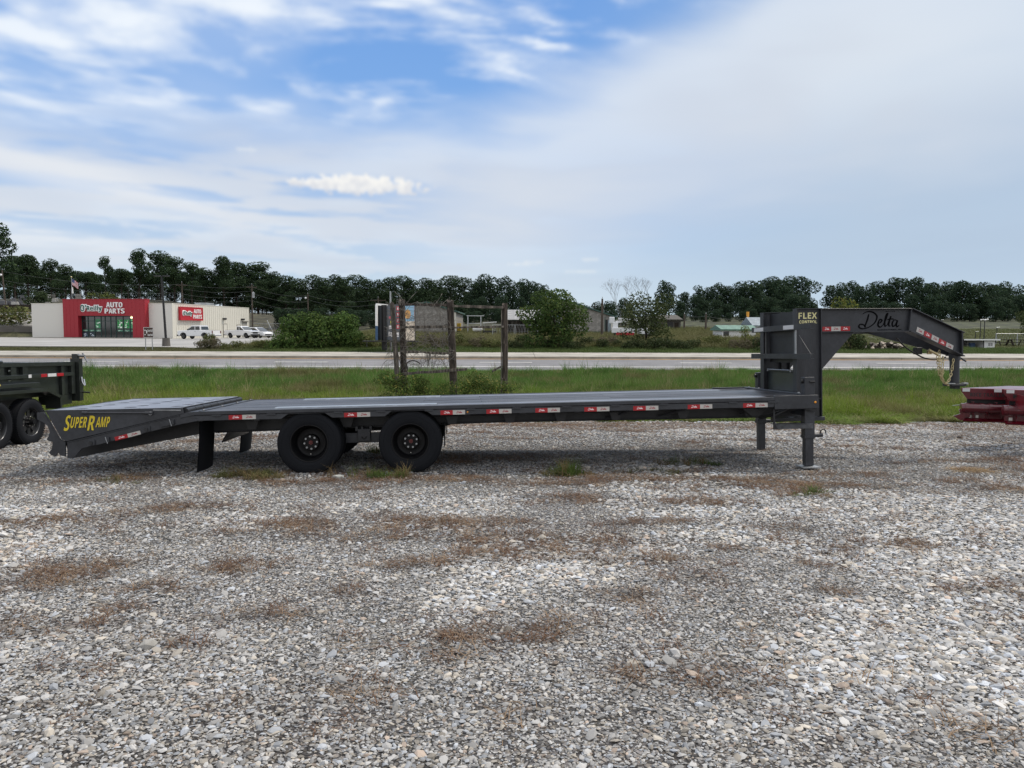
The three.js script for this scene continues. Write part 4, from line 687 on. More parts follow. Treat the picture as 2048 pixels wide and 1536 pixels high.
function limbs(seed, h, r0, list, bend = 0.3) { // tapered trunk and limbs running to the given ends
  const r = mulberry(seed), out = [], T = []; for (let i = 0; i <= 5; i++) T.push([(r() - 0.5) * bend * i / 5, h * i / 5, (r() - 0.5) * bend * i / 5]);
  for (let i = 0; i < 5; i++) out.push(rod(T[i], T[i + 1], r0 * (1 - i / 6), r0 * (1 - (i + 1) / 6), 8));
  for (const e of list) { const k = clamp((e[1] * 0.62) / h, 0.1, 0.95) * 5, i = Math.min(4, Math.floor(k)), s = T[i].map((q, j) => mix(q, T[i + 1][j], k - i)), m = [mix(s[0], e[0], 0.5), mix(s[1], e[1], 0.42), mix(s[2], e[2], 0.5)]; out.push(rod(s, m, r0 * 0.34, r0 * 0.2, 5), rod(m, e, r0 * 0.2, r0 * 0.06, 5)); }
  return join(out);
}
const PINE = [[0.022, 0.042, 0.020], [0.038, 0.066, 0.028], [0.060, 0.090, 0.034]], OAK = [[0.020, 0.040, 0.024], [0.035, 0.062, 0.032], [0.055, 0.084, 0.036]];
function pineKind(seed, low = 0.34) { // 20 m tall, rounded tiers on a bare trunk
  const r = mulberry(seed), blobs = [], H = 20, base = H * (low + 0.14 * r()), n = 14 + Math.floor(r() * 5);
  for (let i = 0; i < n; i++) { const t = i / (n - 1), y = mix(base, H - 1.3, t), a = r() * 6.28, rad = (1 - Math.pow(t, 2.4)) * (2.0 + 2.0 * r()), s = mix(1.75, 2.15, r()) * (t > 0.85 ? 1.15 : 1) * (0.8 + 0.45 * r()); blobs.push([Math.cos(a) * rad, y, Math.sin(a) * rad, s * 1.3, s * 0.78, s * 1.3]); }
  return { crown: crownGeo(seed + 5, blobs, 0.62, 1.75, PINE, { third: 0.1 }), trunk: limbs(seed + 9, H * 0.93, 0.30, blobs.map(b => [b[0], b[1], b[2]]), 0.7), H };
}
function oakKind(seed, H = 16, W = 6.2, cols = OAK, leaf = 0.62, cover = 1.9, low = 0.2) {
  const r = mulberry(seed), blobs = [], n = 15 + Math.floor(r() * 5);
  for (let i = 0; i < n; i++) { const t = (i + 0.5) / n, a = i * 2.4 + r(), y = mix(H * low, H * 0.87, Math.pow(t, 0.9)), w = W * Math.sqrt(Math.max(0.06, 1 - Math.pow((y / H - 0.48) / 0.56, 2))), rad = w * (0.25 + 0.55 * r()), s = W * (0.26 + 0.13 * r()); blobs.push([Math.cos(a) * rad, y, Math.sin(a) * rad, s * 1.1, s * 0.82, s * 1.1]); }
  blobs.push([0, H * 0.55, 0, W * 0.55, H * 0.28, W * 0.55]);
  return { crown: crownGeo(seed + 5, blobs, leaf, cover, cols, { third: 0.1 }), trunk: limbs(seed + 9, H * 0.7, H * 0.022, blobs.filter((q, i) => i % 2).map(b => [b[0], b[1], b[2]]), 0.8), H };
}
const protoOf = new Map();
function plant(kind, name, label, category, pos, h, wide = 1, turn = 0, group) {
  const k = h / kind.H; let o = protoOf.get(kind);
  if (!o) { o = new THREE.Group(); part('trunk', kind.trunk, kind.bark || M.bark, o); const c = part('crown', kind.crown, leafM, o); protoOf.set(kind, o); o = o; } else o = o.clone();
  o.name = numbered(name); o.userData = {}; tag(o, label, category, group); o.position.set(...pos); o.rotation.y = turn; o.scale.set(k * wide, k, k * wide); scene.add(o); return o;
}
const PK = [101, 137, 163, 191, 223].map(s => pineKind(s)), PL = [401, 437, 463].map(s => pineKind(s, 0.14)), OK_ = [301, 331, 367, 397, 421].map((s, i) => oakKind(s, 16, [6.2, 5.2, 7.2, 5.8, 6.6][i], OAK, 0.62, 1.9, 0.1));
{
  const ORD = ['first', 'second', 'third', 'fourth', 'fifth', 'sixth', 'seventh', 'eighth', 'ninth', 'tenth', 'eleventh', 'twelfth', 'thirteenth', 'fourteenth', 'fifteenth', 'sixteenth', 'seventeenth', 'eighteenth', 'nineteenth', 'twentieth', 'twenty-first', 'twenty-second', 'twenty-third'];
  const r = mulberry(808);
  const put = (kinds, name, label, category, px, py, d, wide, group) => { const p = onGround(px, d), top = at(px, py, d)[1]; plant(kinds[Math.floor(r() * kinds.length)], name, label, category, [p[0], p[1] - 0.3, p[2]], top - p[1] + 0.3, wide * (0.9 + 0.25 * r()), r() * 6.28, group); };
  put(PK, 'pine_tree', 'tall pine cut by the left edge of the picture, highest of all the trees', 'pine tree', -4, 452, 150, 0.9);
  put(PK, 'pine_tree', 'round-topped pine standing free above the flag on the left skyline', 'pine tree', 215, 515, 212, 0.85);
  put(PK, 'pine_tree', 'tallest pine of the skyline behind the red shop front', 'pine tree', 283, 501, 208, 0.95);
  put(PK, 'pine_tree', 'pine with see-through rounded top just left of the pole on the shop end', 'pine tree', 450, 514, 214, 0.8);
  const skyline = [[33, 512], [63, 510], [105, 520], [137, 531], [175, 543], [246, 538], [323, 506], [353, 515], [388, 527], [410, 538], [476, 524], [520, 526], [550, 541], [575, 551], [600, 556], [627, 549], [650, 556], [670, 549], [690, 555], [709, 551], [733, 557], [758, 558], [785, 552], [804, 553], [829, 560], [854, 556], [873, 560], [900, 550], [930, 556]];
  skyline.forEach(([px, py], i) => put(px > 540 ? PL : PK, 'pine_tree', px < 400 ? `${ORD[i]} pine from the left on the skyline above the shop` : `${ORD[i - 9]} pine from the left on the skyline right of the shop`, 'pine tree', px + (r() - 0.5) * 6, py + r() * 3, px < 420 ? 200 + 22 * r() : 205 + 35 * r(), px < 420 ? 1.22 : 1.4, px < 400 ? 'pines on the cemetery hill' : 'pines in the row behind the highway'));
  for (let px = 395; px < 960; px += 17) put(PL, 'pine_tree', 'dark pine behind the skyline row right of the shop', 'pine tree', px + r() * 14, Math.max(lerpTab([[390, 545], [480, 540], [560, 558], [700, 565], [960, 568]], px), 0) + 6 + r() * 16, 222 + 34 * r(), 1.45, 'pines in the row behind the highway');
  for (let px = 420; px < 950; px += 26) put(OK_, 'leafy_tree', 'lower dark tree filling in beneath the row of pines', 'tree', px + r() * 14, 590 + r() * 14, 268 + 25 * r(), 1.1, 'trees beneath the pines');
  for (let px = -30; px < 400; px += 19) put(PK, 'pine_tree', 'dark pine behind the skyline pines of the cemetery hill', 'pine tree', px + r() * 16, 536 + r() * 14, 235 + 35 * r(), 1.15, 'pines on the cemetery hill');
  for (let px = -20; px < 420; px += 24) put(OK_, 'leafy_tree', 'lower dark tree filling in beneath the cemetery pines', 'tree', px + r() * 14, 566 + r() * 14, 262 + 22 * r(), 1.25, 'trees beneath the cemetery pines');
  for (const [px, py] of [[971, 547], [1012, 547], [1040, 558], [1060, 556], [1082, 566], [950, 560]]) put(OK_, 'leafy_tree', 'dark broad tree at the right end of the pine row', 'tree', px, py, 190 + 20 * r(), 0.85, 'broad trees at the end of the pine row');
  for (const [px, py, d] of [[960, 590, 180], [1000, 588, 178], [1040, 590, 182], [1085, 592, 185], [920, 604, 170], [880, 612, 175]]) put(OK_, 'leafy_tree', 'lower dark tree at the right end of the pine row', 'tree', px, py, d, 1.0, 'low trees at the end of the pine row');
  for (let px = 560; px < 1190; px += 22) put(OK_, 'leafy_tree', 'low bushy tree at the foot of the wood beyond the field', 'tree', px + r() * 14, 611 + r() * 14, 152 + 22 * r(), 1.35, 'low bushy trees at the foot of the wood');
  put(OK_, 'leafy_tree', 'lone tall tree with gaps of sky, left of the right-hand wood', 'tree', 1331, 556, 170, 0.78);
  put(OK_, 'leafy_tree', 'low rounded dark tree right of the tan metal building', 'tree', 1210, 600, 130, 1.3); put(OK_, 'leafy_tree', 'reddish dark low tree below the bare branches', 'tree', 1250, 592, 135, 1.0);
  put(OK_, 'leafy_tree', 'small pale tree peeping over the tan metal building roof', 'tree', 1172, 609, 150, 0.9);
  [[1366, 580], [1401, 567], [1431, 562], [1458, 566], [1494, 558], [1532, 551], [1562, 549], [1590, 546], [1664, 561], [1694, 558], [1722, 563], [1758, 560], [1791, 549], [1825, 549], [1855, 559], [1882, 560], [1919, 556], [1949, 558], [1987, 559], [2012, 566], [2034, 584], [2062, 590]].forEach(([px, py], i) => put(OK_, 'leafy_tree', `${ORD[i]} tree from the left on the skyline of the right-hand wood`, 'tree', px, py + 1, 205 + 35 * r(), 1.12, 'tall trees of the right-hand wood'));
  for (let px = 1352; px < 2070; px += 24) put(OK_, 'leafy_tree', 'shaded lower tree along the front of the right-hand wood', 'tree', px + r() * 18, (px > 1595 && px < 1650 ? 592 : 584) + r() * 22, 185 + 22 * r(), 1.12, 'front trees of the right-hand wood');
  for (let px = 1352; px < 1720; px += 24) put(OK_, 'leafy_tree', 'shaded lower tree along the front of the right-hand wood', 'tree', px + r() * 18, 612 + r() * 14, 165 + 15 * r(), 1.2, 'front trees of the right-hand wood');
  // nearer trees and shrubs
  const LG = [[0.044, 0.084, 0.022], [0.082, 0.138, 0.032], [0.12, 0.17, 0.04]];
  const shrub = (seed, W, H, D, cols, leaf, cover, nb = 16) => { const q = mulberry(seed), blobs = []; for (let i = 0; i < nb; i++) { const a = q() * 6.28, k = Math.sqrt(q()), y = H * (0.15 + 0.62 * q()), s = H * (0.2 + 0.1 * q()), kk = Math.sqrt(Math.max(0.1, 1 - Math.pow(y / H, 2))); blobs.push([Math.cos(a) * k * (W / 2 - s * 0.6) * kk, y, Math.sin(a) * k * (D / 2 - s * 0.6) * kk, s * 1.15, s, s * 1.15]); } return { crown: crownGeo(seed + 3, blobs, leaf, cover, cols, { third: 0.14, droop: 0.15 }), trunk: limbs(seed + 4, H * 0.4, 0.05, blobs.slice(0, 8).map(b => [b[0], b[1], b[2]]), 0.2), H }; };
  const near = (kind, name, label, cat, px, d, h, wide = 1, group, turn = 0) => { const p = onGround(px, d); return plant(kind, name, label, cat, [p[0], p[1] - 0.05, p[2]], h, wide, turn, group); };
  near(shrub(501, 7.6, 2.85, 4.2, LG, 0.20, 1.9, 30), 'sumac_bush', 'wide green bush beyond the road, between parked cars and billboard', 'bush', 648, 60, 2.95);
  near(shrub(507, 2.6, 1.5, 2, LG, 0.17, 1.6, 10), 'sumac_bush', 'small green bush at the left foot of the wide bush', 'bush', 568, 58.5, 1.55);
  { const k = oakKind(611, 5.1, 2.75, [[0.038, 0.070, 0.020], [0.070, 0.115, 0.028], [0.13, 0.155, 0.042]], 0.2, 2.0, 0.05); near(k, 'leafy_tree', 'dense green tree beyond the road, right of the timber frame', 'tree', 1106, 62, 5.05, 1.08); }
  { const k = oakKind(641, 4.4, 2.3, [[0.045, 0.062, 0.024], [0.075, 0.098, 0.036], [0.11, 0.12, 0.05]], 0.17, 1.15, 0.12); near(k, 'leafy_tree', 'loose olive-green tree partly hiding the white bucket truck', 'tree', 1290, 74, 5.1, 1.2); near(k, 'leafy_tree', 'autumn-tinted tree cut by the right edge behind the red trailers', 'tree', 2062, 90, 3.7, 1.1); }
  { const k = oakKind(677, 3.2, 1.1, [[0.10, 0.13, 0.03], [0.17, 0.19, 0.045], [0.22, 0.18, 0.05]], 0.17, 0.8, 0.1); near(k, 'sapling', 'yellow-green sapling rising behind the gooseneck beam', 'tree', 1686, 72, 4.9, 1.0); near(k, 'sapling', 'low yellow-green sapling left of the taller one behind the gooseneck', 'tree', 1652, 73, 3.6, 0.8); near(k, 'sapling', 'small green sapling in front of the white shed', 'tree', 1489, 66, 2.2, 0.7); }
  { const sp = shrub(521, 9, 3.6, 5, [[0.028, 0.046, 0.022], [0.05, 0.075, 0.03], [0.06, 0.085, 0.034]], 0.4, 1.6, 14); const p = onGround(82, 148); plant(sp, 'shrub', 'round dark shrub standing behind the left end of the shop roof', 'shrub', p, 7.4 - p[1] + 1.4, 0.9); }
  { const sp = shrub(523, 8, 3.2, 5, [[0.06, 0.08, 0.022], [0.10, 0.125, 0.035], [0.13, 0.13, 0.04]], 0.4, 1.5, 14); const p = onGround(208, 150); plant(sp, 'shrub', 'yellow-green spreading shrub behind the red shop front roof', 'shrub', p, 8.3 - p[1] + 0.3, 1.1); }
  const weedy = [[0.085, 0.105, 0.034], [0.135, 0.145, 0.05], [0.17, 0.15, 0.07]], darkw = [[0.028, 0.044, 0.017], [0.052, 0.074, 0.026], [0.09, 0.09, 0.04]];
  const sA = shrub(531, 2.6, 1.25, 1.8, weedy, 0.13, 1.3, 12), sB = shrub(533, 2.6, 1.25, 1.8, darkw, 0.14, 1.7, 12), sC = shrub(537, 2.4, 1.3, 1.8, [[0.105, 0.092, 0.06], [0.15, 0.125, 0.085], [0.10, 0.11, 0.05]], 0.11, 1.0, 10);
  for (let i = 0; i < 62; i++) { // brush along the far side of the road
    const px = 700 + 1000 * (i + r()) / 62, q = 59.5 + 7 * r(), d = q + YAW * xAt(px, q); if (px > 1590 && r() < 0.5) continue;
    const dark = (px > 1190 && px < 1420 && q < 63.5) || (px > 1005 && px < 1190), k = dark ? sB : r() < 0.62 ? sA : sC;
    near(k, dark ? 'dark_shrub' : 'brush', dark ? 'dark low shrub in the brush at the far roadside' : k === sA ? 'green weedy brush at the far roadside' : 'brownish dry brush at the far roadside', 'shrub', px, d, (dark ? 1.0 : 1.2) * (0.75 + 0.5 * r()), 1.0, dark ? 'dark low shrubs in the roadside brush' : k === sA ? 'green brush along the far roadside' : 'dry brush along the far roadside', r() * 6.28);
  }
  near(sB, 'dark_shrub', 'dark round shrub just left of the trailer headboard across the road', 'shrub', 1535, 58.6, 1.45, 1.0); near(sB, 'dark_shrub', 'dark shrub beside the log pile', 'shrub', 1700, 61.5, 1.8, 0.9);
  for (const [px, h] of [[405, 0.75], [428, 0.95], [452, 0.6], [480, 0.7], [508, 0.8], [532, 0.75], [556, 0.8]]) near(px < 440 ? sC : sA, 'brush', px < 440 ? 'olive weedy clump before the first white pickup' : 'green low brush before the parked cars', 'shrub', px, 58.5 + r() * 1.2, h * 1.15, 1.0, px < 440 ? 'olive clumps before the pickup' : 'green brush before the parked cars', r() * 6);
  near(sA, 'brush', 'tall light-green weed in front of the first white pickup', 'shrub', 414, 59.5, 1.45, 0.5);
  near(sA, 'brush', 'green bush at the left edge above the retaining wall', 'shrub', -2, 121, 3.4, 1.6);
  // bare tree behind the loose tree
  { const b = [], q = mulberry(71); const grow = (p, dir, L, rad, n) => { const e = [p[0] + dir[0] * L, p[1] + dir[1] * L, p[2] + dir[2] * L]; b.push(rod(p, e, rad, rad * 0.65, 4)); if (n) for (let i = 0; i < 3; i++) { const v = V3(dir[0] + (q() - 0.5) * 1.1, dir[1] + (q() - 0.4) * 0.5, dir[2] + (q() - 0.5) * 1.1).normalize(); grow(e, [v.x, v.y, v.z], L * (0.62 + 0.2 * q()), rad * 0.6, n - 1); } };
    const p = onGround(1262, 105), h = at(1262, 572, 105)[1] - p[1]; for (const k of [-1, 1]) grow([k * 1.4, 0, 0], [0.05 * k, 1, 0], h * 0.38, 0.05, 5);
    const t = thing('bare_tree', 'leafless pale tree against the sky behind the loose olive tree', 'tree', p); part('trunk', join(b.slice(0, 1)), M.twig, t); part('branches', join(b.slice(1)), std([0.17, 0.165, 0.16]), t); }
}

// ------------------------------------------------------------------ the shop across the road
{
  const TH = -8.63 * Math.PI / 180, shop = thing('auto_parts_shop', 'low beige shop with red front and O\'REILLY AUTO PARTS lettering', 'shop', [-71.5, 0.17, -114.8], TH), H = 5.02, L = 22.66, D = 22.8;
  part('wall', [span(0, 5.9, 0, H, -0.3, 0), span(19.0, L, 0, H, -0.3, 0), span(5.9, 19.0, 3.4, H, -0.3, 0)], M.shopGrey, shop);
  const ribs = []; for (let z = -0.35; z > -D; z -= 0.6) ribs.push(span(L, L + 0.035, 0.05, H - 0.12, z - 0.09, z));
  part('side_wall', [span(L - 0.3, L, 0, H, -D, -0.302), ...ribs], M.shopCream, shop);
  part('back_wall', [span(0, L - 0.302, 0, H, -D, -D + 0.3), span(0, 0.3, 0, H, -D + 0.302, -0.302)], M.shopCream, shop);
  part('roof', span(0.302, L - 0.302, H - 0.5, H - 0.35, -D + 0.302, -0.302), M.roofGrey, shop);
  part('parapet_cap', [span(-0.05, 5.9, H, H + 0.08, -0.35, 0.05), span(19.0, L + 0.05, H, H + 0.08, -0.35, 0.05), span(L - 0.35, L + 0.05, H, H + 0.08, -D, -0.352)], M.shopCream, shop);
  part('corner_trim', span(L - 0.02, L + 0.06, 0, H - 0.003, -0.302, 0.06), M.shopCream, shop);
  const portal = part('portal', [span(5.9, 8.3, 0, 5.6, -0.2, 0.9), span(17.0, 19.0, 0, 5.6, -0.2, 0.9), span(8.3, 17.0, 3.25, 5.6, -0.2, 0.9)], M.shopRed, shop);
  part('portal_cap', span(5.85, 19.05, 5.6, 5.68, -0.25, 0.95), M.shopRed, portal);
  const seams = []; for (let x = 6.4; x < 18.9; x += 0.62) seams.push(span(x, x + 0.03, x > 8.2 && x < 17 ? 3.27 : 0.02, 5.58, 0.9, 0.915)); part('panel_seam', seams, M.shopRed, portal).userData.kind = 'stuff';
  // glazed front
  const gx = [8.3, 9.3, 10.35, 11.4, 12.05, 12.95, 13.8, 14.95, 16.05, 17.0];
  gx.forEach((x, i) => part('mullion', span(x - 0.05, x + 0.05, 0, 3.2, 0.02, 0.14), M.frameDark, shop));
  part('transom', [span(8.36, 16.94, 2.45, 2.53, 0.03, 0.13), span(8.36, 16.94, 0, 0.12, 0.03, 0.13), span(8.36, 16.94, 3.14, 3.25, 0.03, 0.13)], M.frameDark, shop);
  for (let i = 0; i < 9; i++) part(i === 3 || i === 4 ? 'glass_door' : 'window_pane', span(gx[i] + 0.055, gx[i + 1] - 0.055, 0.13, 3.13, 0.06, 0.075), M.glass, shop);
  const poster = (x0, x1, y0, y1, seed, bg, fg) => { const c = document.createElement('canvas'); c.width = 64; c.height = 96; const k = c.getContext('2d'), r = mulberry(seed); k.fillStyle = bg; k.fillRect(0, 0, 64, 96); for (let i = 0; i < 9; i++) { k.fillStyle = fg[Math.floor(r() * fg.length)]; k.fillRect(4 + r() * 40, 6 + r() * 76, 8 + r() * 20, 5 + r() * 12); } const t = new THREE.CanvasTexture(c); t.colorSpace = THREE.SRGBColorSpace; part('window_poster', span(x0, x1, y0, y1, 0.078, 0.084), new THREE.MeshStandardMaterial({ map: t, roughness: 0.6 }), shop); };
  const fgs = ['#e8f2ea', '#cfe6d4', '#1c5b3a', '#f4f6f2'];
  poster(10.5, 11.25, 1.45, 2.75, 5, '#3f8f60', fgs); poster(14.0, 14.8, 1.45, 2.7, 6, '#2f9a4f', fgs); poster(15.1, 15.9, 1.45, 2.7, 7, '#2c9450', fgs); poster(16.15, 16.9, 1.45, 2.7, 8, '#4b9c72', fgs);
  for (const [a, b] of [[8.4, 9.2], [9.45, 10.25], [10.5, 11.3], [14.0, 14.85], [15.1, 15.95], [16.15, 16.9]]) poster(a, b, 0.98, 1.22, Math.round(a * 10), '#2f6f56', ['#cfe4d6', '#9fc9b3']);
  poster(8.45, 9.15, 0.2, 0.85, 91, '#23384a', ['#9db4c8', '#d7dde2']); poster(9.5, 10.2, 0.25, 0.85, 92, '#20323f', ['#8ea6bb', '#dfe6ea']);
  part('ceiling_lamp', span(16.1, 16.95, 2.9, 3.12, 0.078, 0.09), std([0.85, 0.82, 0.6], { emissive: new THREE.Color(1, 0.93, 0.62), emissiveIntensity: 0.7 }), shop);
  const lampL = new THREE.PointLight(new THREE.Color(1, 0.93, 0.62), 1.2, 6); lampL.position.set(16.5, 3.0, 0.35); lampL.castShadow = true; shop.add(lampL);
  // lettering on the portal: white outlined script-like name, then AUTO over PARTS
  const sg = new THREE.Group(); sg.name = 'shop_sign'; shop.add(sg);
  const nm = (x0, x1, y0, y1, z, s) => { const wide = (x1 - x0); part('name_backing', [fitText('O\'', x0, x0 + wide * 0.30, y0, y1, 0.05, font, 0.17), fitText('Reilly', x0 + wide * 0.29, x1, y0 - (y1 - y0) * 0.10, y1 - (y1 - y0) * 0.10, 0.05, font, 0.17)].map(g => g.translate(0, 0, z)), M.white, s); part('name_letters', [fitText('O\'', x0 + 0.09, x0 + wide * 0.30 - 0.09, y0 + 0.11, y1 - 0.11, 0.08, font), fitText('Reilly', x0 + wide * 0.29 + 0.08, x1 - 0.09, y0 - (y1 - y0) * 0.10 + 0.1, y1 - (y1 - y0) * 0.10 - 0.1, 0.08, font)].map(g => g.translate(0, 0, z + 0.07)), M.signGreen, s); };
  nm(8.75, 12.35, 3.78, 4.95, 0.92, sg);
  part('letter_block', [...[...'AUTO'].map((c, i) => fitText(c, 13.0 + i * 0.66, 13.56 + i * 0.66, 4.45, 5.2, 0.14)), ...[...'PARTS'].map((c, i) => fitText(c, 12.72 + i * 0.645, 13.28 + i * 0.645, 3.58, 4.30, 0.14))].map(g => g.translate(0, 0, 0.92)), M.white, sg);
  // sign on the side wall, wall lamps, doors, roof unit
  const ss = new THREE.Group(); ss.name = 'side_sign'; ss.position.set(L, 0, 0); ss.rotation.y = Math.PI / 2; shop.add(ss);
  part('sign_box', span(1.6, 7.4, 2.75, 4.55, 0.04, 0.36), M.signRed, ss); part('sign_frame', [span(1.5, 7.5, 2.66, 2.75, 0.04, 0.40), span(1.5, 7.5, 4.55, 4.64, 0.04, 0.40), span(1.5, 1.6, 2.75, 4.55, 0.04, 0.40), span(7.4, 7.5, 2.75, 4.55, 0.04, 0.40)], M.signRed, ss);
  nm(1.95, 4.55, 3.30, 4.15, 0.36, ss); part('letter_block', [fitText('AUTO', 4.95, 6.95, 3.75, 4.35, 0.05), fitText('PARTS', 4.8, 7.15, 2.95, 3.55, 0.05)].map(g => g.translate(0, 0, 0.36)), M.white, ss);
  for (const z of [14.2, 20.2]) part('wall_lamp', [span(L + 0.035, L + 0.4, 3.0, 3.18, -z - 0.35, -z + 0.35), span(L + 0.2, L + 0.4, 2.88, 3.0, -z - 0.3, -z + 0.3)], M.black, shop);
  for (const [z, w, h] of [[14.6, 1.1, 2.2], [19.0, 1.0, 2.1]]) { const d = part('side_door', span(L + 0.036, L + 0.075, 0.02, h, -z - w / 2, -z + w / 2), M.shopCream, shop); part('door_frame', [span(L + 0.036, L + 0.11, 0, h + 0.08, -z - w / 2 - 0.09, -z - w / 2), span(L + 0.036, L + 0.11, 0, h + 0.08, -z + w / 2, -z + w / 2 + 0.09), span(L + 0.036, L + 0.11, h, h + 0.08, -z - w / 2, -z + w / 2)], M.concrete, d); }
  part('loading_door', [span(L + 0.036, L + 0.06, 0.02, 2.6, -21.9, -20.3)], M.concrete, shop); part('door_hood', span(L + 0.036, L + 0.3, 2.6, 2.72, -22, -20.2), M.brownWood, shop);
  part('roof_unit', span(16.0, 18.2, H - 0.36, H + 0.75, -19.2, -17.0), M.galv, shop);
  part('kerb_walk', span(-0.5, L + 0.4, -0.15, 0.10, 0.92, 2.2), M.concrete, shop);
  // retaining wall beside the shop
  const rw = thing('retaining_wall', 'stained grey concrete retaining wall left of the shop', 'wall', [-96, 0.1, -118.3]), r = mulberry(17);
  for (let i = 0; i < 10; i++) part('wall_panel', bx(2.42, 1.85 - 0.12 * r(), 0.35, i * 2.46 + 1.2, 0.85, 0.02 * r()), M.wallStain, rw); part('wall_coping', bx(24.7, 0.10, 0.45, 12.3, 1.83, 0), M.wallStain, rw);
  const bf = thing('board_fence', 'dark brown board fence above the retaining wall', 'fence', [-99, groundY(-85, 128.6) - 0.1, -128.3]); for (let i = 0; i < 14; i++) { part('fence_board', bx(1.9, 1.25, 0.06, i * 1.93 + 1, 0.62, 0), M.brownWood, bf); part('fence_post', bx(0.1, 1.5, 0.1, i * 1.93, 0.7, 0.09), M.brownWood, bf); }
}
// chain-link fence, guy frame and gravestones
function chainFence(label, pts, h, step, group) {
  const f = thing('chain_link_fence', label, 'fence', [0, 0, 0]); const mesh = [], rails = [];
  const A = pts[0], Bp = pts[1], L = Math.hypot(Bp[0] - A[0], Bp[1] - A[1]), n = Math.round(L / step);
  let prev = null; for (let i = 0; i <= n; i++) { const x = mix(A[0], Bp[0], i / n), d = mix(A[1], Bp[1], i / n), y = groundY(x, d); part('fence_post', rod([x, y - 0.1, -d], [x, y + h, -d], 0.04, 0.04, 6), M.galv, f); if (prev) { rails.push(rod(prev, [x, y + h, -d], 0.03, 0.03, 5)); for (let k = 0; k < 8; k++) { const t0 = k / 8, t1 = (k + 1) / 8, P = (t, v) => [mix(prev[0], x, t), mix(prev[1] - h, y, t) + v, mix(prev[2], -d, t)]; mesh.push(rod(P(t0, 0), P(t1, h), 0.008, 0.008, 3), rod(P(t0, h), P(t1, 0), 0.008, 0.008, 3), rod(P(t0, h * 0.5), P(t1, h * 0.5), 0.006, 0.006, 3)); } } prev = [x, y + h, -d]; }
  part('top_rail', rails, M.galv, f); part('wire_mesh', mesh, M.galv, f).userData.kind = 'stuff';
}
chainFence('grey chain-link fence right of the shop below the pines', [[xAt(505, 150), 150], [xAt(640, 152), 152]], 1.8, 3);
chainFence('wire fence behind the open shed beyond the field', [[xAt(985, 92), 92], [xAt(1075, 90), 90]], 1.5, 3);
chainFence('grey wire fence right of the dugout', [[xAt(1990, 72), 72], [xAt(2075, 72), 72]], 1.1, 2.2);
{ const p = at(540, 640, 140); const g = thing('leaning_pole', 'pale leaning pole in front of the chain-link fence', 'pole', onGround(537, 139)); part('pole', rod([1.2, 0, 0], [-0.2, 2.9, 0], 0.06), M.galv, g); }
{
  const r = mulberry(606), kinds = [std([0.34, 0.33, 0.31], { map: concreteC }), std([0.10, 0.10, 0.11], { roughness: 0.4 }), std([0.55, 0.54, 0.52], { map: concreteC })];
  const slabG = join([rb(0.9, 0.8, 0.22, 0.05, 0, 0.62, 0)]), footG = join([bx(1.3, 0.24, 0.45, 0, 0.12, 0)]);
  const make = k => { const g = new THREE.Group(); part('headstone', slabG, kinds[k], g); part('plinth', footG, kinds[k], g); return g; }, protos = [make(0), make(1), make(2)];
  for (let i = 0; i < 64; i++) { const px = i < 44 ? -10 + 130 * r() : 90 + 130 * r(), d = 132 + 72 * r(), k = Math.floor(r() * 3), o = protos[k].clone(); const p = onGround(px, d); o.position.set(...p); o.rotation.y = (r() - 0.5) * 0.8; o.scale.setScalar(0.8 + 0.7 * r()); o.name = numbered('gravestone'); tag(o, ['grey gravestone on the hill left of the shop', 'black polished gravestone on the hill left of the shop', 'pale gravestone on the hill left of the shop'][k], 'gravestone', ['grey gravestones', 'black gravestones', 'pale gravestones'][k]); scene.add(o); }
}

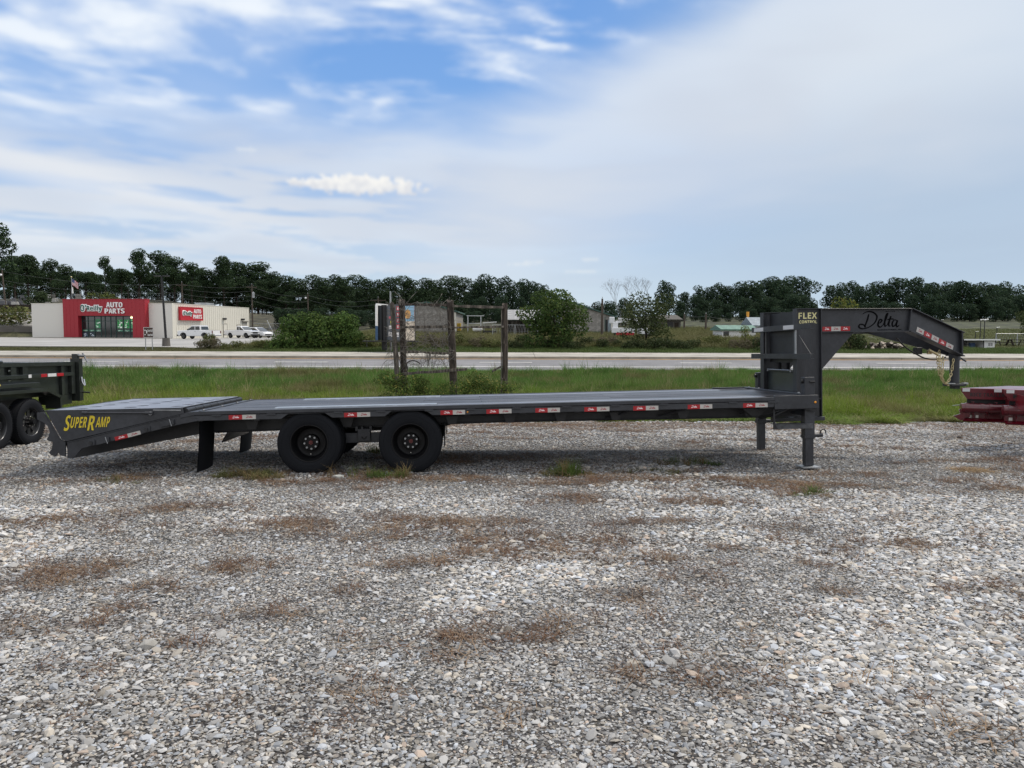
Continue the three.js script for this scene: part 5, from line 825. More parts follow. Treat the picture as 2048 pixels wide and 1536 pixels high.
// ------------------------------------------------------------------ vehicles on the shop's lot
function wheelCar(parent, x, z, r, w) { const g = new THREE.Group(); g.name = 'wheel'; g.position.set(x, r, z); parent.add(g); part('tyre', join([new THREE.TorusGeometry(r * 0.78, r * 0.22, 8, 22).scale(1, 1, w / (r * 0.44) * 0.9)]), M.rubber, g); part('rim', [xf(new THREE.CylinderGeometry(r * 0.62, r * 0.62, w * 0.8, 18), Math.PI / 2, 0, 0), ...[0, 1, 2, 3, 4].map(k => { const a = k * 1.2566; return bx(r * 0.16, r * 0.5, w * 0.9, 0, r * 0.3, 0).rotateZ(a); })], M.rimSilver, g); }
function sideExt(pts, w, bev = 0.05) { return toCreasedNormals(ext(poly(pts), w, bev).translate(0, 0, -w / 2), 0.6); }
function pickup(label, pos, turn, o = {}) { // front towards +x
  const t = thing('pickup_truck', label, 'pickup truck', pos, turn), L = o.L || 5.8, cab0 = o.cab0 ?? -0.75, cab1 = 1.15, W = 1.92, m = M.vehWhite, f = L / 2;
  const wx = [f - 1.0, -f + 1.25], R = 0.40;
  const arch = (cx, y) => { const a = []; for (let i = 0; i <= 8; i++) { const q = Math.PI * (1 - i / 8); a.push([cx - Math.cos(Math.PI - q) * -0 + Math.cos(q) * 0.50, y + Math.sin(q) * 0.46]); } return a; };
  const y0 = 0.42, low = [[-f, 0.55], ...arch(wx[1], y0).map(p => p), ...arch(wx[0], y0), [f - 0.1, 0.5], [f, 0.75], [f - 0.03, 1.08], [f - 0.35, 1.16], [cab1 + 0.25, 1.22], [cab0, 1.22], [-f + 0.02, 1.2]];
  part('body', sideExt(low, W), m, t);
  part('cab', sideExt([[cab0, 1.2], [cab0 + 0.12, 1.80], [cab0 + 0.3, 1.86], [cab1 - 0.75, 1.86], [cab1 - 0.55, 1.80], [cab1 + 0.22, 1.2]], W - 0.22), m, t);
  for (const s of [-1, 1]) { const z = s * (W / 2 - 0.105); const mid = (cab0 + cab1 - 0.3) / 2 + 0.05; part('side_window', ext(poly([[mid + 0.06, 1.27], [mid + 0.06, 1.74], [cab1 - 0.66, 1.74], [cab1 + 0.02, 1.27]]), 0.012, 0).translate(0, 0, z - 0.006), M.glass, t); part('side_window', ext(poly([[cab0 + 0.2, 1.27], [cab0 + 0.26, 1.74], [mid - 0.06, 1.74], [mid - 0.06, 1.27]]), 0.012, 0).translate(0, 0, z - 0.006), M.glass, t); part('door_handle', bx(0.16, 0.03, 0.03, mid - 0.1, 1.08, s * (W / 2 + 0.01)), M.black, t); part('side_mirror', rb(0.1, 0.16, 0.2, 0.03, cab1 - 0.1, 1.32, s * (W / 2 + 0.06)), M.black, t); part('fender_flare', [arch(wx[0], y0), arch(wx[1], y0)].map(a => tube(a.map(p => [p[0], p[1], s * W / 2]), 0.035, 14, 5)), o.flare ? M.black : m, t); }
  part('windscreen', ext(poly([[-0.8, -0.36], [0.8, -0.36], [0.70, 0.36], [-0.70, 0.36]]), 0.015, 0).rotateY(Math.PI / 2).rotateZ(0.92).translate(cab1 - 0.13, 1.52, 0), M.glass, t);
  part('rear_window', ext(poly([[-0.75, -0.22], [0.75, -0.22], [0.68, 0.22], [-0.68, 0.22]]), 0.015, 0).rotateY(Math.PI / 2).rotateZ(-0.2).translate(cab0 + 0.045, 1.52, 0), M.glass, t);
  part('bed_opening', span(-f + 0.12, cab0 - 0.06, 1.235, 1.262, -W / 2 + 0.12, W / 2 - 0.12), M.black, t);
  part('bumper', [rb(0.2, 0.22, W - 0.05, 0.05, f + 0.02, 0.52, 0)], M.black, t); part('bumper', [rb(0.2, 0.18, W - 0.1, 0.05, -f - 0.02, 0.52, 0)], o.flare ? M.chrome : M.black, t);
  part('grille', rb(0.05, 0.26, 1.1, 0.02, f + 0.0, 0.86, 0), M.black, t);
  for (const s of [-1, 1]) { part('headlight', rb(0.08, 0.2, 0.36, 0.03, f - 0.03, 0.92, s * 0.74), M.galv, t); part('tail_light', rb(0.06, 0.34, 0.18, 0.02, -f + 0.01, 0.98, s * 0.85), M.capRed, t); }
  for (const x of wx) for (const s of [-1, 1]) wheelCar(t, x, s * (W / 2 - 0.13), R, 0.25);
  return t;
}
pickup('white crew-cab pickup with black wheel arches facing left beside the shop', onGround(399, 106), Math.PI - 0.30, { flare: true, L: 5.7, cab0: -1.0 });
pickup('white pickup facing right in front of another white car', onGround(484, 119), -0.42, { L: 5.4, cab0: -0.35 });
{ const t = thing('parked_car', 'white car at the right end of the parked row, front towards the road', 'car', onGround(517, 121.5), -0.55), W = 1.86;
  part('body', sideExt([[-2.3, 0.4], [2.25, 0.38], [2.35, 0.7], [2.2, 0.95], [1.3, 1.06], [-2.2, 1.05], [-2.35, 0.8]], W), M.vehWhite, t); part('cabin', sideExt([[-2.2, 1.03], [-1.9, 1.58], [-1.5, 1.68], [0.1, 1.68], [0.4, 1.6], [1.35, 1.03]], W - 0.2), M.vehWhite, t);
  for (const s of [-1, 1]) { part('side_window', ext(poly([[-1.85, 1.1], [-1.6, 1.56], [0.1, 1.57], [0.95, 1.1]]), 0.012, 0).translate(0, 0, s * (W / 2 - 0.095) - 0.006), M.glass, t); part('headlight', rb(0.1, 0.14, 0.36, 0.03, 2.24, 0.8, s * 0.68), M.galv, t); for (const x of [1.42, -1.42]) wheelCar(t, x, s * (W / 2 - 0.12), 0.34, 0.24); }
  part('windscreen', ext(poly([[-0.74, -0.5], [0.74, -0.5], [0.64, 0.5], [-0.64, 0.5]]), 0.015, 0).rotateY(Math.PI / 2).rotateZ(1.03).translate(0.88, 1.37, 0), M.glass, t); part('grille', rb(0.06, 0.28, 1.3, 0.02, 2.3, 0.6, 0), M.black, t); }

// ------------------------------------------------------------------ poles, wires, signs
function utilityPole(label, px, d, top, o = {}) { const p = onGround(px, d), h = at(px, top, d)[1] - p[1], t = thing('utility_pole', label, 'utility pole', p); part('pole', rod([0, -0.2, 0], [o.lean || 0, h, 0], 0.17, 0.11, 8), M.utilWood, t); if (o.arm) part('crossarm', [bx(o.arm, 0.14, 0.1, 0, h - 0.5, 0.12), rod([-o.arm * 0.3, h - 0.55, 0.1], [0, h - 1.2, 0.08], 0.025), rod([o.arm * 0.3, h - 0.55, 0.1], [0, h - 1.2, 0.08], 0.025)], M.utilWood, t); if (o.can) part('transformer', [rod([0.3, h - 2.5, 0.1], [0.3, h - 1.5, 0.1], 0.24, 0.24, 12), rod([0.3, h - 1.5, 0.1], [0.3, h - 1.35, 0.1], 0.1)], M.galv, t); if (o.lamp) part('lamp_head', new THREE.SphereGeometry(0.22, 10, 8).translate(o.lamp, h - 0.9, 0.2), M.white, t); part('insulator', [rod([0, h, 0], [0, h + 0.25, 0], 0.04)], M.galv, t); return [p[0], p[1] + h, p[2]]; }
const up1 = utilityPole('leaning utility pole with a lamp on the far left hill', 15, 138, 541, { lamp: -0.5, lean: -0.4 }), up2 = utilityPole('utility pole rising behind the shop roof', 367, 150, 566, { arm: 2.2 }), up3 = utilityPole('utility pole with grey transformer behind the right end of the shop', 506, 148, 570, { arm: 2.0, can: true }), up4 = utilityPole('utility pole with a lamp before the pine row', 617, 160, 588, { lamp: -0.4 }), up5 = utilityPole('pole with crossarm behind the billboard', 757, 150, 596, { arm: 3 });
const up6 = utilityPole('bare pole standing before the tan metal building', 1203, 92, 598), up7 = utilityPole('short pole left of the pair in the brush', 1367, 115, 628), up8 = utilityPole('short pole right of the pair in the brush', 1410, 110, 628), up9 = utilityPole('distant pole left of the tan building pole', 1188, 150, 608, { arm: 1.6 });
const up10 = utilityPole('short pole with lamp above the green-roofed shed', 1491, 112, 632, { lamp: -0.4 });
{ const c = part('transformer', rod([0, 0, 0], [0, 1.2, 0], 0.2, 0.2, 10), std([0.75, 0.35, 0.05]), scene.children[scene.children.length - 1], 'orange cylinder on the pole top'); const t = scene.children[scene.children.length - 1]; c.position.y = up10[1] - t.position.y - 0.6; c.position.x = 0.15; }
function wires(label, A, Bq, drops, sag, r = 0.026, group) { for (const [i, dy] of drops.entries()) { const pts = []; for (let k = 0; k <= 10; k++) { const t = k / 10; pts.push([mix(A[0], Bq[0], t), mix(A[1], Bq[1], t) - dy - sag * 4 * t * (1 - t), mix(A[2], Bq[2], t)]); } const m = piece('power_line', tube(pts, r, 20, 4), M.wire, label, 'power line', group); } }
wires('wire strung over the shop from the far left pole', up1, up2, [0.3, 1.9, 2.8], 1.0, 0.016, 'wires over the shop'); wires('wire between the two poles behind the shop', up2, up3, [0.3, 1.2, 2.2, 3.0], 0.5, 0.016, 'wires behind the shop'); wires('wire from the transformer pole to the lamp pole', up3, up4, [0.4, 1.6, 3.0], 0.7, 0.016, 'wires before the pines'); wires('wire from the lamp pole towards the billboard', up4, up5, [0.3, 1.2], 0.9, 0.016, 'wires towards the billboard'); wires('wire between the short poles in the brush', up7, up8, [0.3, 0.9], 0.15, 0.018, 'wires in the brush'); wires('wire from the brush poles to the shed pole', up8, up10, [0.3, 1.0, 1.8], 0.3, 0.018, 'wires to the shed pole');
{ // flagpole
  const p = onGround(148, 140), h = at(148, 556, 140)[1] - p[1], t = thing('flagpole', 'flagpole with an American flag rising behind the shop', 'flagpole', p);
  part('pole', rod([0, 0, 0], [0, h, 0], 0.07, 0.05), M.galv, t); part('finial', new THREE.SphereGeometry(0.12, 10, 8).translate(0, h + 0.08, 0), M.gold, t);
  const c = document.createElement('canvas'); c.width = 190; c.height = 100; const k = c.getContext('2d'); for (let i = 0; i < 13; i++) { k.fillStyle = i % 2 ? '#e9e6e6' : '#b03a4a'; k.fillRect(0, i * 7.7, 190, 7.8); } k.fillStyle = '#3b4674'; k.fillRect(0, 0, 76, 54); k.fillStyle = '#e8e8ee'; for (let j = 0; j < 5; j++) for (let i = 0; i < 6; i++) k.fillRect(5 + i * 12, 5 + j * 10, 3, 3);
  const tx = new THREE.CanvasTexture(c); tx.colorSpace = THREE.SRGBColorSpace; const g = new THREE.BoxGeometry(1.9, 1.15, 0.015, 14, 4, 1), q = g.attributes.position; for (let i = 0; i < q.count; i++) { const x = q.getX(i) + 0.95; q.setXYZ(i, x * 0.62, q.getY(i) - x * 0.42 + 0.05 * Math.sin(x * 4), q.getZ(i) + 0.14 * Math.sin(x * 4.5)); } g.computeVertexNormals(); g.translate(0.06, h - 0.75, 0);
  part('flag', g, new THREE.MeshStandardMaterial({ map: tx, roughness: 0.8 }), t); part('second_flag', new THREE.CylinderGeometry(0.1, 0.16, 1.1, 8, 3).translate(0.1, h - 2.3, 0), M.white, t); }
{ // park sign, brown
  const p = onGround(298, 57.4), t = thing('park_sign', 'brown park sign with white lettering on two posts across the road', 'sign', p); const y = at(298, 665, 57.4)[1] - p[1];
  for (const x of [-0.26, 0.24]) part('post', bx(0.055, y + 0.35, 0.04, x, (y + 0.35) / 2 - 0.1, -0.04), M.galv, t); part('panel', bx(0.72, 0.78, 0.02, 0, y, 0), std([0.060, 0.034, 0.026], { roughness: 0.5 }), t);
  part('border', [bx(0.72, 0.022, 0.006, 0, y + 0.379, 0.014), bx(0.72, 0.022, 0.006, 0, y - 0.379, 0.014), bx(0.022, 0.736, 0.006, -0.349, y, 0.014), bx(0.022, 0.736, 0.006, 0.349, y, 0.014)], M.white, t);
  part('lettering', [fitText('Grand Gulf', -0.06, 0.32, y + 0.06, y + 0.24, 0.004), fitText('State Park', -0.06, 0.32, y - 0.26, y - 0.08, 0.004)].map(g => g.translate(0, 0, 0.012)), M.white, t);
  part('pictogram', [bx(0.07, 0.10, 0.004, -0.25, y + 0.16, 0.014), bx(0.07, 0.24, 0.004, -0.13, y + 0.05, 0.014), bx(0.10, 0.05, 0.004, -0.25, y - 0.16, 0.014)], M.white, t); }
{ // lamp post on the lot
  const p = onGround(331, 63), t = thing('lamp_post', 'tall black lamp post on a concrete footing before the shop', 'lamp post', p), h = at(331, 553, 63)[1] - p[1];
  part('pole', rod([0.06, 0.4, 0], [-0.16, h, 0], 0.10, 0.075, 10), M.black, t); part('footing', new THREE.CylinderGeometry(0.28, 0.33, 0.75, 18).translate(0.07, 0.3, 0), M.wallStain, t); part('lamp_head', [rb(0.5, 0.09, 0.3, 0.03, 0.2, h, 0), rb(0.5, 0.09, 0.3, 0.03, -0.5, h, 0)], M.black, t); }
{ // billboard in a V, one face towards us
  const d = 56, p = onGround(772, d), y0 = at(772, 680, d)[1] - p[1], y1 = at(772, 610, d)[1] - p[1], t = thing('billboard', 'two-faced billboard with red and white print behind the timber frame', 'billboard', p), r = mulberry(12);
  const c = document.createElement('canvas'); c.width = 256; c.height = 256; const k = c.getContext('2d'); k.fillStyle = '#5a5f66'; k.fillRect(0, 0, 256, 256); k.fillStyle = '#8fb6cf'; k.fillRect(150, 0, 106, 150); k.fillStyle = '#d9cbb8'; k.fillRect(150, 120, 106, 136); k.fillStyle = '#d8a35e'; k.beginPath(); k.ellipse(196, 70, 30, 34, 0, 0, 7); k.fill(); k.fillStyle = '#c43a48'; for (let i = 0; i < 4; i++) { k.fillRect(88, 12 + i * 44, 48, 30); } k.fillStyle = '#e8e4e2'; for (let i = 0; i < 4; i++) k.fillRect(96, 18 + i * 44, 12, 18); k.fillRect(14, 150, 60, 26); k.fillRect(10, 196, 100, 36); k.fillStyle = '#d8d23c'; k.fillRect(30, 116, 26, 26); k.fillStyle = '#c2606a'; k.fillRect(14, 84, 40, 18); k.fillStyle = '#2a3140'; for (let i = 0; i < 8; i++) k.fillRect(14 + r() * 90, 190 + r() * 40, 18, 6);
  const tx = new THREE.CanvasTexture(c); tx.colorSpace = THREE.SRGBColorSpace; const W = 2.6, hh = y1 - y0;
  const fg = new THREE.Group(); fg.name = 'sign_face'; fg.position.set(0.15, (y0 + y1) / 2, 0.1); fg.rotation.y = -0.62; t.add(fg);
  const face = new THREE.BoxGeometry(W, hh, 0.06).translate(W / 2, 0, 0); part('printed_panel', face, new THREE.MeshStandardMaterial({ map: tx, roughness: 0.5 }), fg); part('backing', bx(W, hh + 0.06, 0.08, W / 2, 0, -0.08), M.black, fg);
  const lg = new THREE.Group(); lg.name = 'sign_face'; lg.position.set(-0.62, (y0 + y1) / 2, 0.3); lg.rotation.y = 1.35; t.add(lg); part('backing', bx(W, hh, 0.08, W / 2, 0, 0), M.black, lg); part('edge_strip', [bx(0.2, hh * 0.6, 0.12, 0.0, hh * 0.2, 0)], M.white, lg); part('edge_strip', [bx(0.2, hh * 0.4, 0.12, 0.0, -hh * 0.3, 0)], std([0.04, 0.09, 0.18]), lg); part('top_trim', bx(W, 0.14, 0.12, W / 2, hh / 2 + 0.02, 0), M.white, lg);
  part('support_post', [rod([-0.15, -0.2, -0.2], [-0.15, y1 + 0.0, -0.2], 0.2, 0.2, 12)], M.black, t); part('support_post', [rod([0.25, 0, -0.6], [0.25, y1 + 1.0, -0.6], 0.06)], M.galv, t); part('catwalk', [bx(4.0, 0.07, 0.7, 0.4, y0 - 0.08, 0.3), ...[-1.3, 0.4, 2.0].map(x => bx(0.06, 0.4, 0.06, x, y0 - 0.3, 0.5))], M.black, t); }
// ------------------------------------------------------------------ far buildings across the field
function shed(label, cat, name, px0, px1, d, yw, ridge, wallM, roofM, depth, o = {}) { // gable or lean building with its long side towards us
  const x0 = xAt(px0, d), x1 = xAt(px1, d), y = groundY((x0 + x1) / 2, d), t = thing(name, label, cat, [x0, y, -d]), W = x1 - x0, hw = at(px0, yw, d)[1] - y, hr = at(px0, ridge, d)[1] - y;
  if (o.gableFront) { // ridge runs away from us
    const rx = (o.ridgeAt ?? 0.5) * W; part('wall', ext(poly([[0, -0.3], [W, -0.3], [W, hw], [rx, hr], [0, o.leftH ?? hw]]), depth, 0).translate(0, 0, -depth), wallM, t);
    const sl = (xa, ya, xb, yb) => ext(poly([[xa, ya + 0.02], [xb, yb + 0.02], [xb, yb + 0.2], [xa, ya + 0.2]]), depth + 0.6, 0).translate(0, 0, -depth - 0.3); part('roof', [sl(rx, hr, W + 0.3, hw - 0.3 * (hr - hw) / (W - rx)), ...(rx > 0.1 ? [sl(-0.3, (o.leftH ?? hw), rx, hr)] : [])], roofM, t);
  } else { part('wall', [span(0, W, -0.3, hw, -depth, 0)], wallM, t); part('roof', ext(poly([[0.35, hw - 0.05], [0.35, hw + 0.1], [-depth / 2, hr], [-depth - 0.35, hw + 0.1], [-depth - 0.35, hw - 0.05]]), W + 0.5, 0).rotateY(-Math.PI / 2).scale(1, 1, 1).translate(W + 0.25, 0, 0).applyMatrix4(new THREE.Matrix4().makeScale(1, 1, 1)), roofM, t); }
  for (const [a, b, u, v, mt, nm] of o.openings || []) part(nm || 'window', span(a * W, b * W, u * hw, v * hw, 0.005, 0.05), mt || M.glass, t);
  return t;
}
const tanMetal = std([0.36, 0.34, 0.31], { map: paintC, roughness: 0.7 }), greenTrim = std([0.05, 0.10, 0.085]);
shed('tan metal building with sloping roof and open doors, right of the green tree', 'building', 'metal_building', 1120, 1227, 104, 634, 600, tanMetal, greenTrim, 14, { gableFront: true, ridgeAt: 0.02, openings: [[0.84, 0.88, 0, 0.86, M.black, 'doorway'], [0.885, 0.94, 0, 0.84, M.roofBlue, 'doorway'], [0.0, 0.82, 0, 0.16, greenTrim, 'base_trim'], [0.945, 1.0, 0, 0.99, M.shopCream, 'pale_panel'], [0.825, 0.837, 0, 0.99, greenTrim, 'corner_trim']] });
shed('tan metal building seen through the dead vines of the timber frame', 'building', 'metal_building', 806, 912, 100, 624, 606, tanMetal, greenTrim, 14, { gableFront: true, ridgeAt: 0.45, leftH: 3.4, openings: [[0.86, 1.0, 0, 0.98, M.shopCream, 'pale_panel']] });
{ const d = 94, p = onGround(1014, d), t = thing('open_shed', 'open shed with pale grey sheet roof left of the green tree', 'shed', p), y = at(1014, 640, d)[1] - p[1], y2 = at(1014, 621, d)[1] - p[1];
  part('roof', ext(poly([[0, 0], [4.5, 0], [4.5, 0.06], [0, 0.06]]), 4.2, 0).translate(0, 0, -4.2).rotateX(Math.atan2(y2 - y, 3.6)).translate(0, y, 0), M.roofGrey, t); for (const x of [0.15, 1.3, 2.5, 4.2]) for (const z of [-0.2, -3.6]) part('post', rod([x, -0.2, z], [x, y + (z < -1 ? y2 - y - 0.1 : 0), z], 0.07), M.brownWood, t); part('back_wall', bx(4.3, y * 0.98, 0.08, 2.2, y * 0.49, -3.7), M.barn, t); }
shed('weathered grey barn half hidden by the loose olive tree', 'barn', 'barn', 1318, 1360, 118, 640, 629, M.barn, M.barn, 8, { openings: [[0.3, 0.62, 0, 0.8, M.black, 'doorway'], [0.7, 0.9, 0, 0.75, M.brownWood, 'door']] });
shed('long white shed with a green roof left of the trailer headboard', 'shed', 'white_shed', 1443, 1510, 86, 660, 650, M.white, M.roofGreen, 4, { openings: [[0.04, 0.20, 0.35, 0.85, M.glass, 'window']] });
shed('small white house with grey-blue roof behind the green-roofed shed', 'house', 'small_house', 1505, 1545, 104, 652, 634, M.white, M.roofBlue, 5, { openings: [[0.1, 0.2, 0.1, 0.5, M.glass, 'window']] });
{ const d = 90, p = onGround(1757, d), t = thing('storage_container', 'small white container on the grass under the gooseneck beam', 'container', p); part('body', rb(2.0, 0.8, 1.4, 0.04, 1.0, 0.45, 0), M.white, t); part('ramp_end', ext(poly([[2.0, 0.05], [3.3, 0.05], [2.0, 0.7]]), 1.3, 0).translate(0, 0, -0.65), M.white, t); part('stripe', bx(0.3, 0.7, 0.02, 0.3, 0.45, 0.71), M.roofBlue, t); }
{ // ball-field dugout
  const d = 66, x0 = xAt(1926, d), x1 = xAt(1988, d), y = groundY(x0, d), t = thing('dugout', 'low white dugout hut with flat dark roof right of the coupler', 'hut', [x0, y, -d]), W = x1 - x0, h = at(1950, 681, d)[1] - y;
  part('wall', [span(W - 0.95, W, -0.2, h, -2.6, 0)], M.white, t); part('back_wall', span(0, W - 0.952, -0.2, h, -2.6, -2.45), M.roofGrey, t); part('roof', span(-0.15, W + 0.25, h + 0.004, h + 0.10, -2.8, 0.3), M.brownWood, t); part('roof_edge', span(-0.16, W + 0.26, h + 0.02, h + 0.13, 0.302, 0.34), M.white, t); part('window', span(W - 0.55, W - 0.2, h * 0.38, h * 0.72, 0.004, 0.03), M.roofGrey, t); part('window_bars', [span(W - 0.385, W - 0.365, h * 0.38, h * 0.72, 0.031, 0.045), span(W - 0.55, W - 0.2, h * 0.54, h * 0.56, 0.031, 0.045)], M.white, t); part('post', rod([W * 0.62, 0, 0.1], [W * 0.62, h, 0.1], 0.04), M.black, t); part('bench', span(0.1, W - 1.1, 0.3, 0.36, -1.2, -0.8), M.brownWood, t); part('bin', rb(0.4, 0.5, 0.4, 0.05, W * 0.42, 0.25, -0.7), std([0.05, 0.09, 0.18]), t); }
{ // lamps of the ball field: slim poles with white heads
  const proto = new THREE.Group(); part('pole', rod([0, 0, 0], [0, 3.0, 0], 0.045, 0.035, 6), M.black, proto); part('lamp_head', [new THREE.SphereGeometry(0.10, 10, 8).translate(0, 3.05, 0.05), new THREE.SphereGeometry(0.09, 10, 8).translate(0.2, 3.1, 0.05)], M.white, proto);
  [[1937, 662, 110, 'slim dark lamp pole left of the cluster above the dugout'], [1948, 663, 84, 'leaning slim lamp pole at the left of the cluster above the dugout'], [1958, 640, 82, 'slim lamp pole in the middle of the cluster above the dugout'], [1966, 640, 68, 'thickest slim lamp pole, standing in front of the dugout'], [1991, 655, 84, 'slim lamp pole right of the dugout'], [1880, 640, 120, 'slim lamp pole just above the sloping gooseneck']].forEach(([px, py, d, l], i) => { const o = proto.clone(), p = onGround(px, d); o.position.set(...p); const h = at(px, py, d)[1] - p[1]; o.scale.set(1, h / 3.05, 1); if (i === 1) o.rotation.z = -0.08; o.name = numbered('field_lamp'); tag(o, l, 'lamp post'); scene.add(o); });
  const tb = new THREE.Group(); part('table_top', bx(1.8, 0.06, 0.75, 0, 0.74, 0), M.brownWood, tb); for (const s of [-1, 1]) { part('bench', bx(1.8, 0.05, 0.26, 0, 0.44, s * 0.7), M.brownWood, tb); part('leg', [beam([s * 0.7, 0, -0.7], [s * 0.7, 0.72, -0.2], 0.06, 0.08), beam([s * 0.7, 0, 0.7], [s * 0.7, 0.72, 0.2], 0.06, 0.08)], M.brownWood, tb); }
  [[2006, 'brown picnic table nearest the dugout'], [2030, 'brown picnic table at the right edge of the picture']].forEach(([px, l]) => { const o = tb.clone(); o.position.set(...onGround(px, 70)); o.scale.setScalar(0.85); o.name = numbered('picnic_table'); tag(o, l, 'picnic table'); scene.add(o); });
}
{ // pile of cut logs
  const t = thing('log_pile', 'pile of pale cut logs on the grass seen under the gooseneck', 'log pile', onGround(1765, 63)), r = mulberry(21), endM = std([0.56, 0.50, 0.42], { map: woodC }); const lg = join([new THREE.CylinderGeometry(0.12, 0.13, 0.5, 9)]), eg = join([new THREE.CylinderGeometry(0.115, 0.115, 0.01, 9)]);
  for (let i = 0; i < 120; i++) { const x = (r() + r() - 1) * 1.8, y = 0.08 + r() * 0.42 * (1 - Math.abs(x) / 2.6), z = (r() - 0.5) * 1.4, m = part('log', lg, r() < 0.55 ? M.brownWood : endM, t); m.position.set(x, y, z); m.rotation.set(r() * 3, r() * 3, r() * 3); m.scale.setScalar(0.6 + 0.8 * r()); if (i % 2) { const e = part('log_end', eg, endM, m); e.position.y = 0.256; } } }
sheet('gravel_path', 0, 1, 0, 1, 3, 14, 0.03, std([0.40, 0.38, 0.34], { map: repClone(gravelC, 0.3) }), { xs: [0, 1, 2, 3], ds: [...Array(15).keys()], col: null });
{ const m = scene.children.find(o => o.name === 'gravel_path'), p = m.geometry.attributes.position; const C = [[1735, 110], [1740, 100], [1752, 92], [1772, 84], [1800, 77], [1840, 71], [1880, 66]]; for (let j = 0; j < 15; j++) for (let i = 0; i < 4; i++) { const t = j / 14 * 6, k = Math.min(5, Math.floor(t)), px = mix(C[k][0], C[k + 1][0], t - k), d = mix(C[k][1], C[k + 1][1], t - k), x = xAt(px, d) + (i - 1.5) * 0.8; p.setXYZ(j * 4 + i, x, groundY(x, d) + 0.04, -d); } p.needsUpdate = true; m.geometry.computeVertexNormals(); }
{ // bucket truck half behind the tree
  const t = thing('bucket_truck', 'white bucket truck with folded boom half behind the loose tree', 'truck', onGround(1256, 88), -0.12); const W = 2.1;
  part('cab', sideExt([[1.0, 0.55], [2.75, 0.5], [2.8, 0.95], [2.1, 1.2], [1.8, 1.9], [1.0, 1.9]], W), M.vehWhite, t); part('side_window', ext(poly([[1.15, 1.25], [1.15, 1.75], [1.68, 1.75], [1.88, 1.25]]), 0.02, 0).translate(0, 0, W / 2 + 0.002), M.glass, t); part('utility_body', [rb(2.6, 0.6, W, 0.05, -0.6, 0.95, 0), rb(0.6, 0.7, 1.2, 0.05, -1.5, 1.5, 0)], M.vehWhite, t); part('red_panel', rb(2.0, 0.32, W + 0.04, 0.04, -0.4, 0.55, 0), M.signRed, t);
  part('boom', [beam([-1.5, 1.9, 0], [1.2, 2.25, 0], 0.28, 0.28), beam([-1.2, 2.3, 0.3], [1.0, 2.05, 0.3], 0.2, 0.2)], M.vehWhite, t); part('bucket', rb(0.6, 0.75, 0.7, 0.08, -1.9, 2.1, 0.2), M.vehWhite, t); for (const x of [2.0, -1.3]) for (const s of [-1, 1]) wheelCar(t, x, s * 0.9, 0.42, 0.28); }
{ // yard beyond the field, seen through the timber frame
  let p = onGround(917, 102), t = thing('yellow_container', 'yellow container beside the vine-covered building', 'container', p); part('body', rb(0.62, 1.0, 0.8, 0.03, 0, 0.95, 0), std([0.62, 0.42, 0.05], { map: paintC }), t); part('skid', bx(0.6, 0.5, 0.7, 0, 0.2, 0), M.brownWood, t);
  p = onGround(948, 100); t = thing('pipe_rack', 'pale metal frame rack in the yard beyond the field', 'rack', p); const y = at(948, 632, 100)[1] - p[1]; for (const x of [-0.85, 0.85]) for (const z of [0, -1.2]) part('upright', rod([x, 0, z], [x, y, z], 0.05), M.galv, t); part('rail', [rod([-1.0, y, 0], [1.3, y, 0], 0.05), rod([-0.85, y * 0.6, 0], [0.85, y * 0.6, 0], 0.04), rod([-0.85, y, -1.2], [0.85, y, -1.2], 0.05)], M.galv, t); part('tank', new THREE.CapsuleGeometry(0.35, 0.6, 6, 14).rotateZ(Math.PI / 2).translate(0.45, 0.75, 0.3), M.white, t);
  p = onGround(979, 98); t = thing('canopy_trailer', 'white flat canopy over a low trailer left of the open shed', 'canopy', p); part('canopy', xf(bx(1.75, 0.1, 1.6), 0, 0, 0.08, 0, at(979, 645, 98)[1] - p[1], 0), M.white, t); for (const x of [-0.7, 0.7]) part('post', rod([x, 0, 0.5], [x, at(979, 645, 98)[1] - p[1], 0.5], 0.04), M.galv, t); part('deck', bx(1.7, 0.25, 1.4, 0, 0.5, 0), M.black, t); }

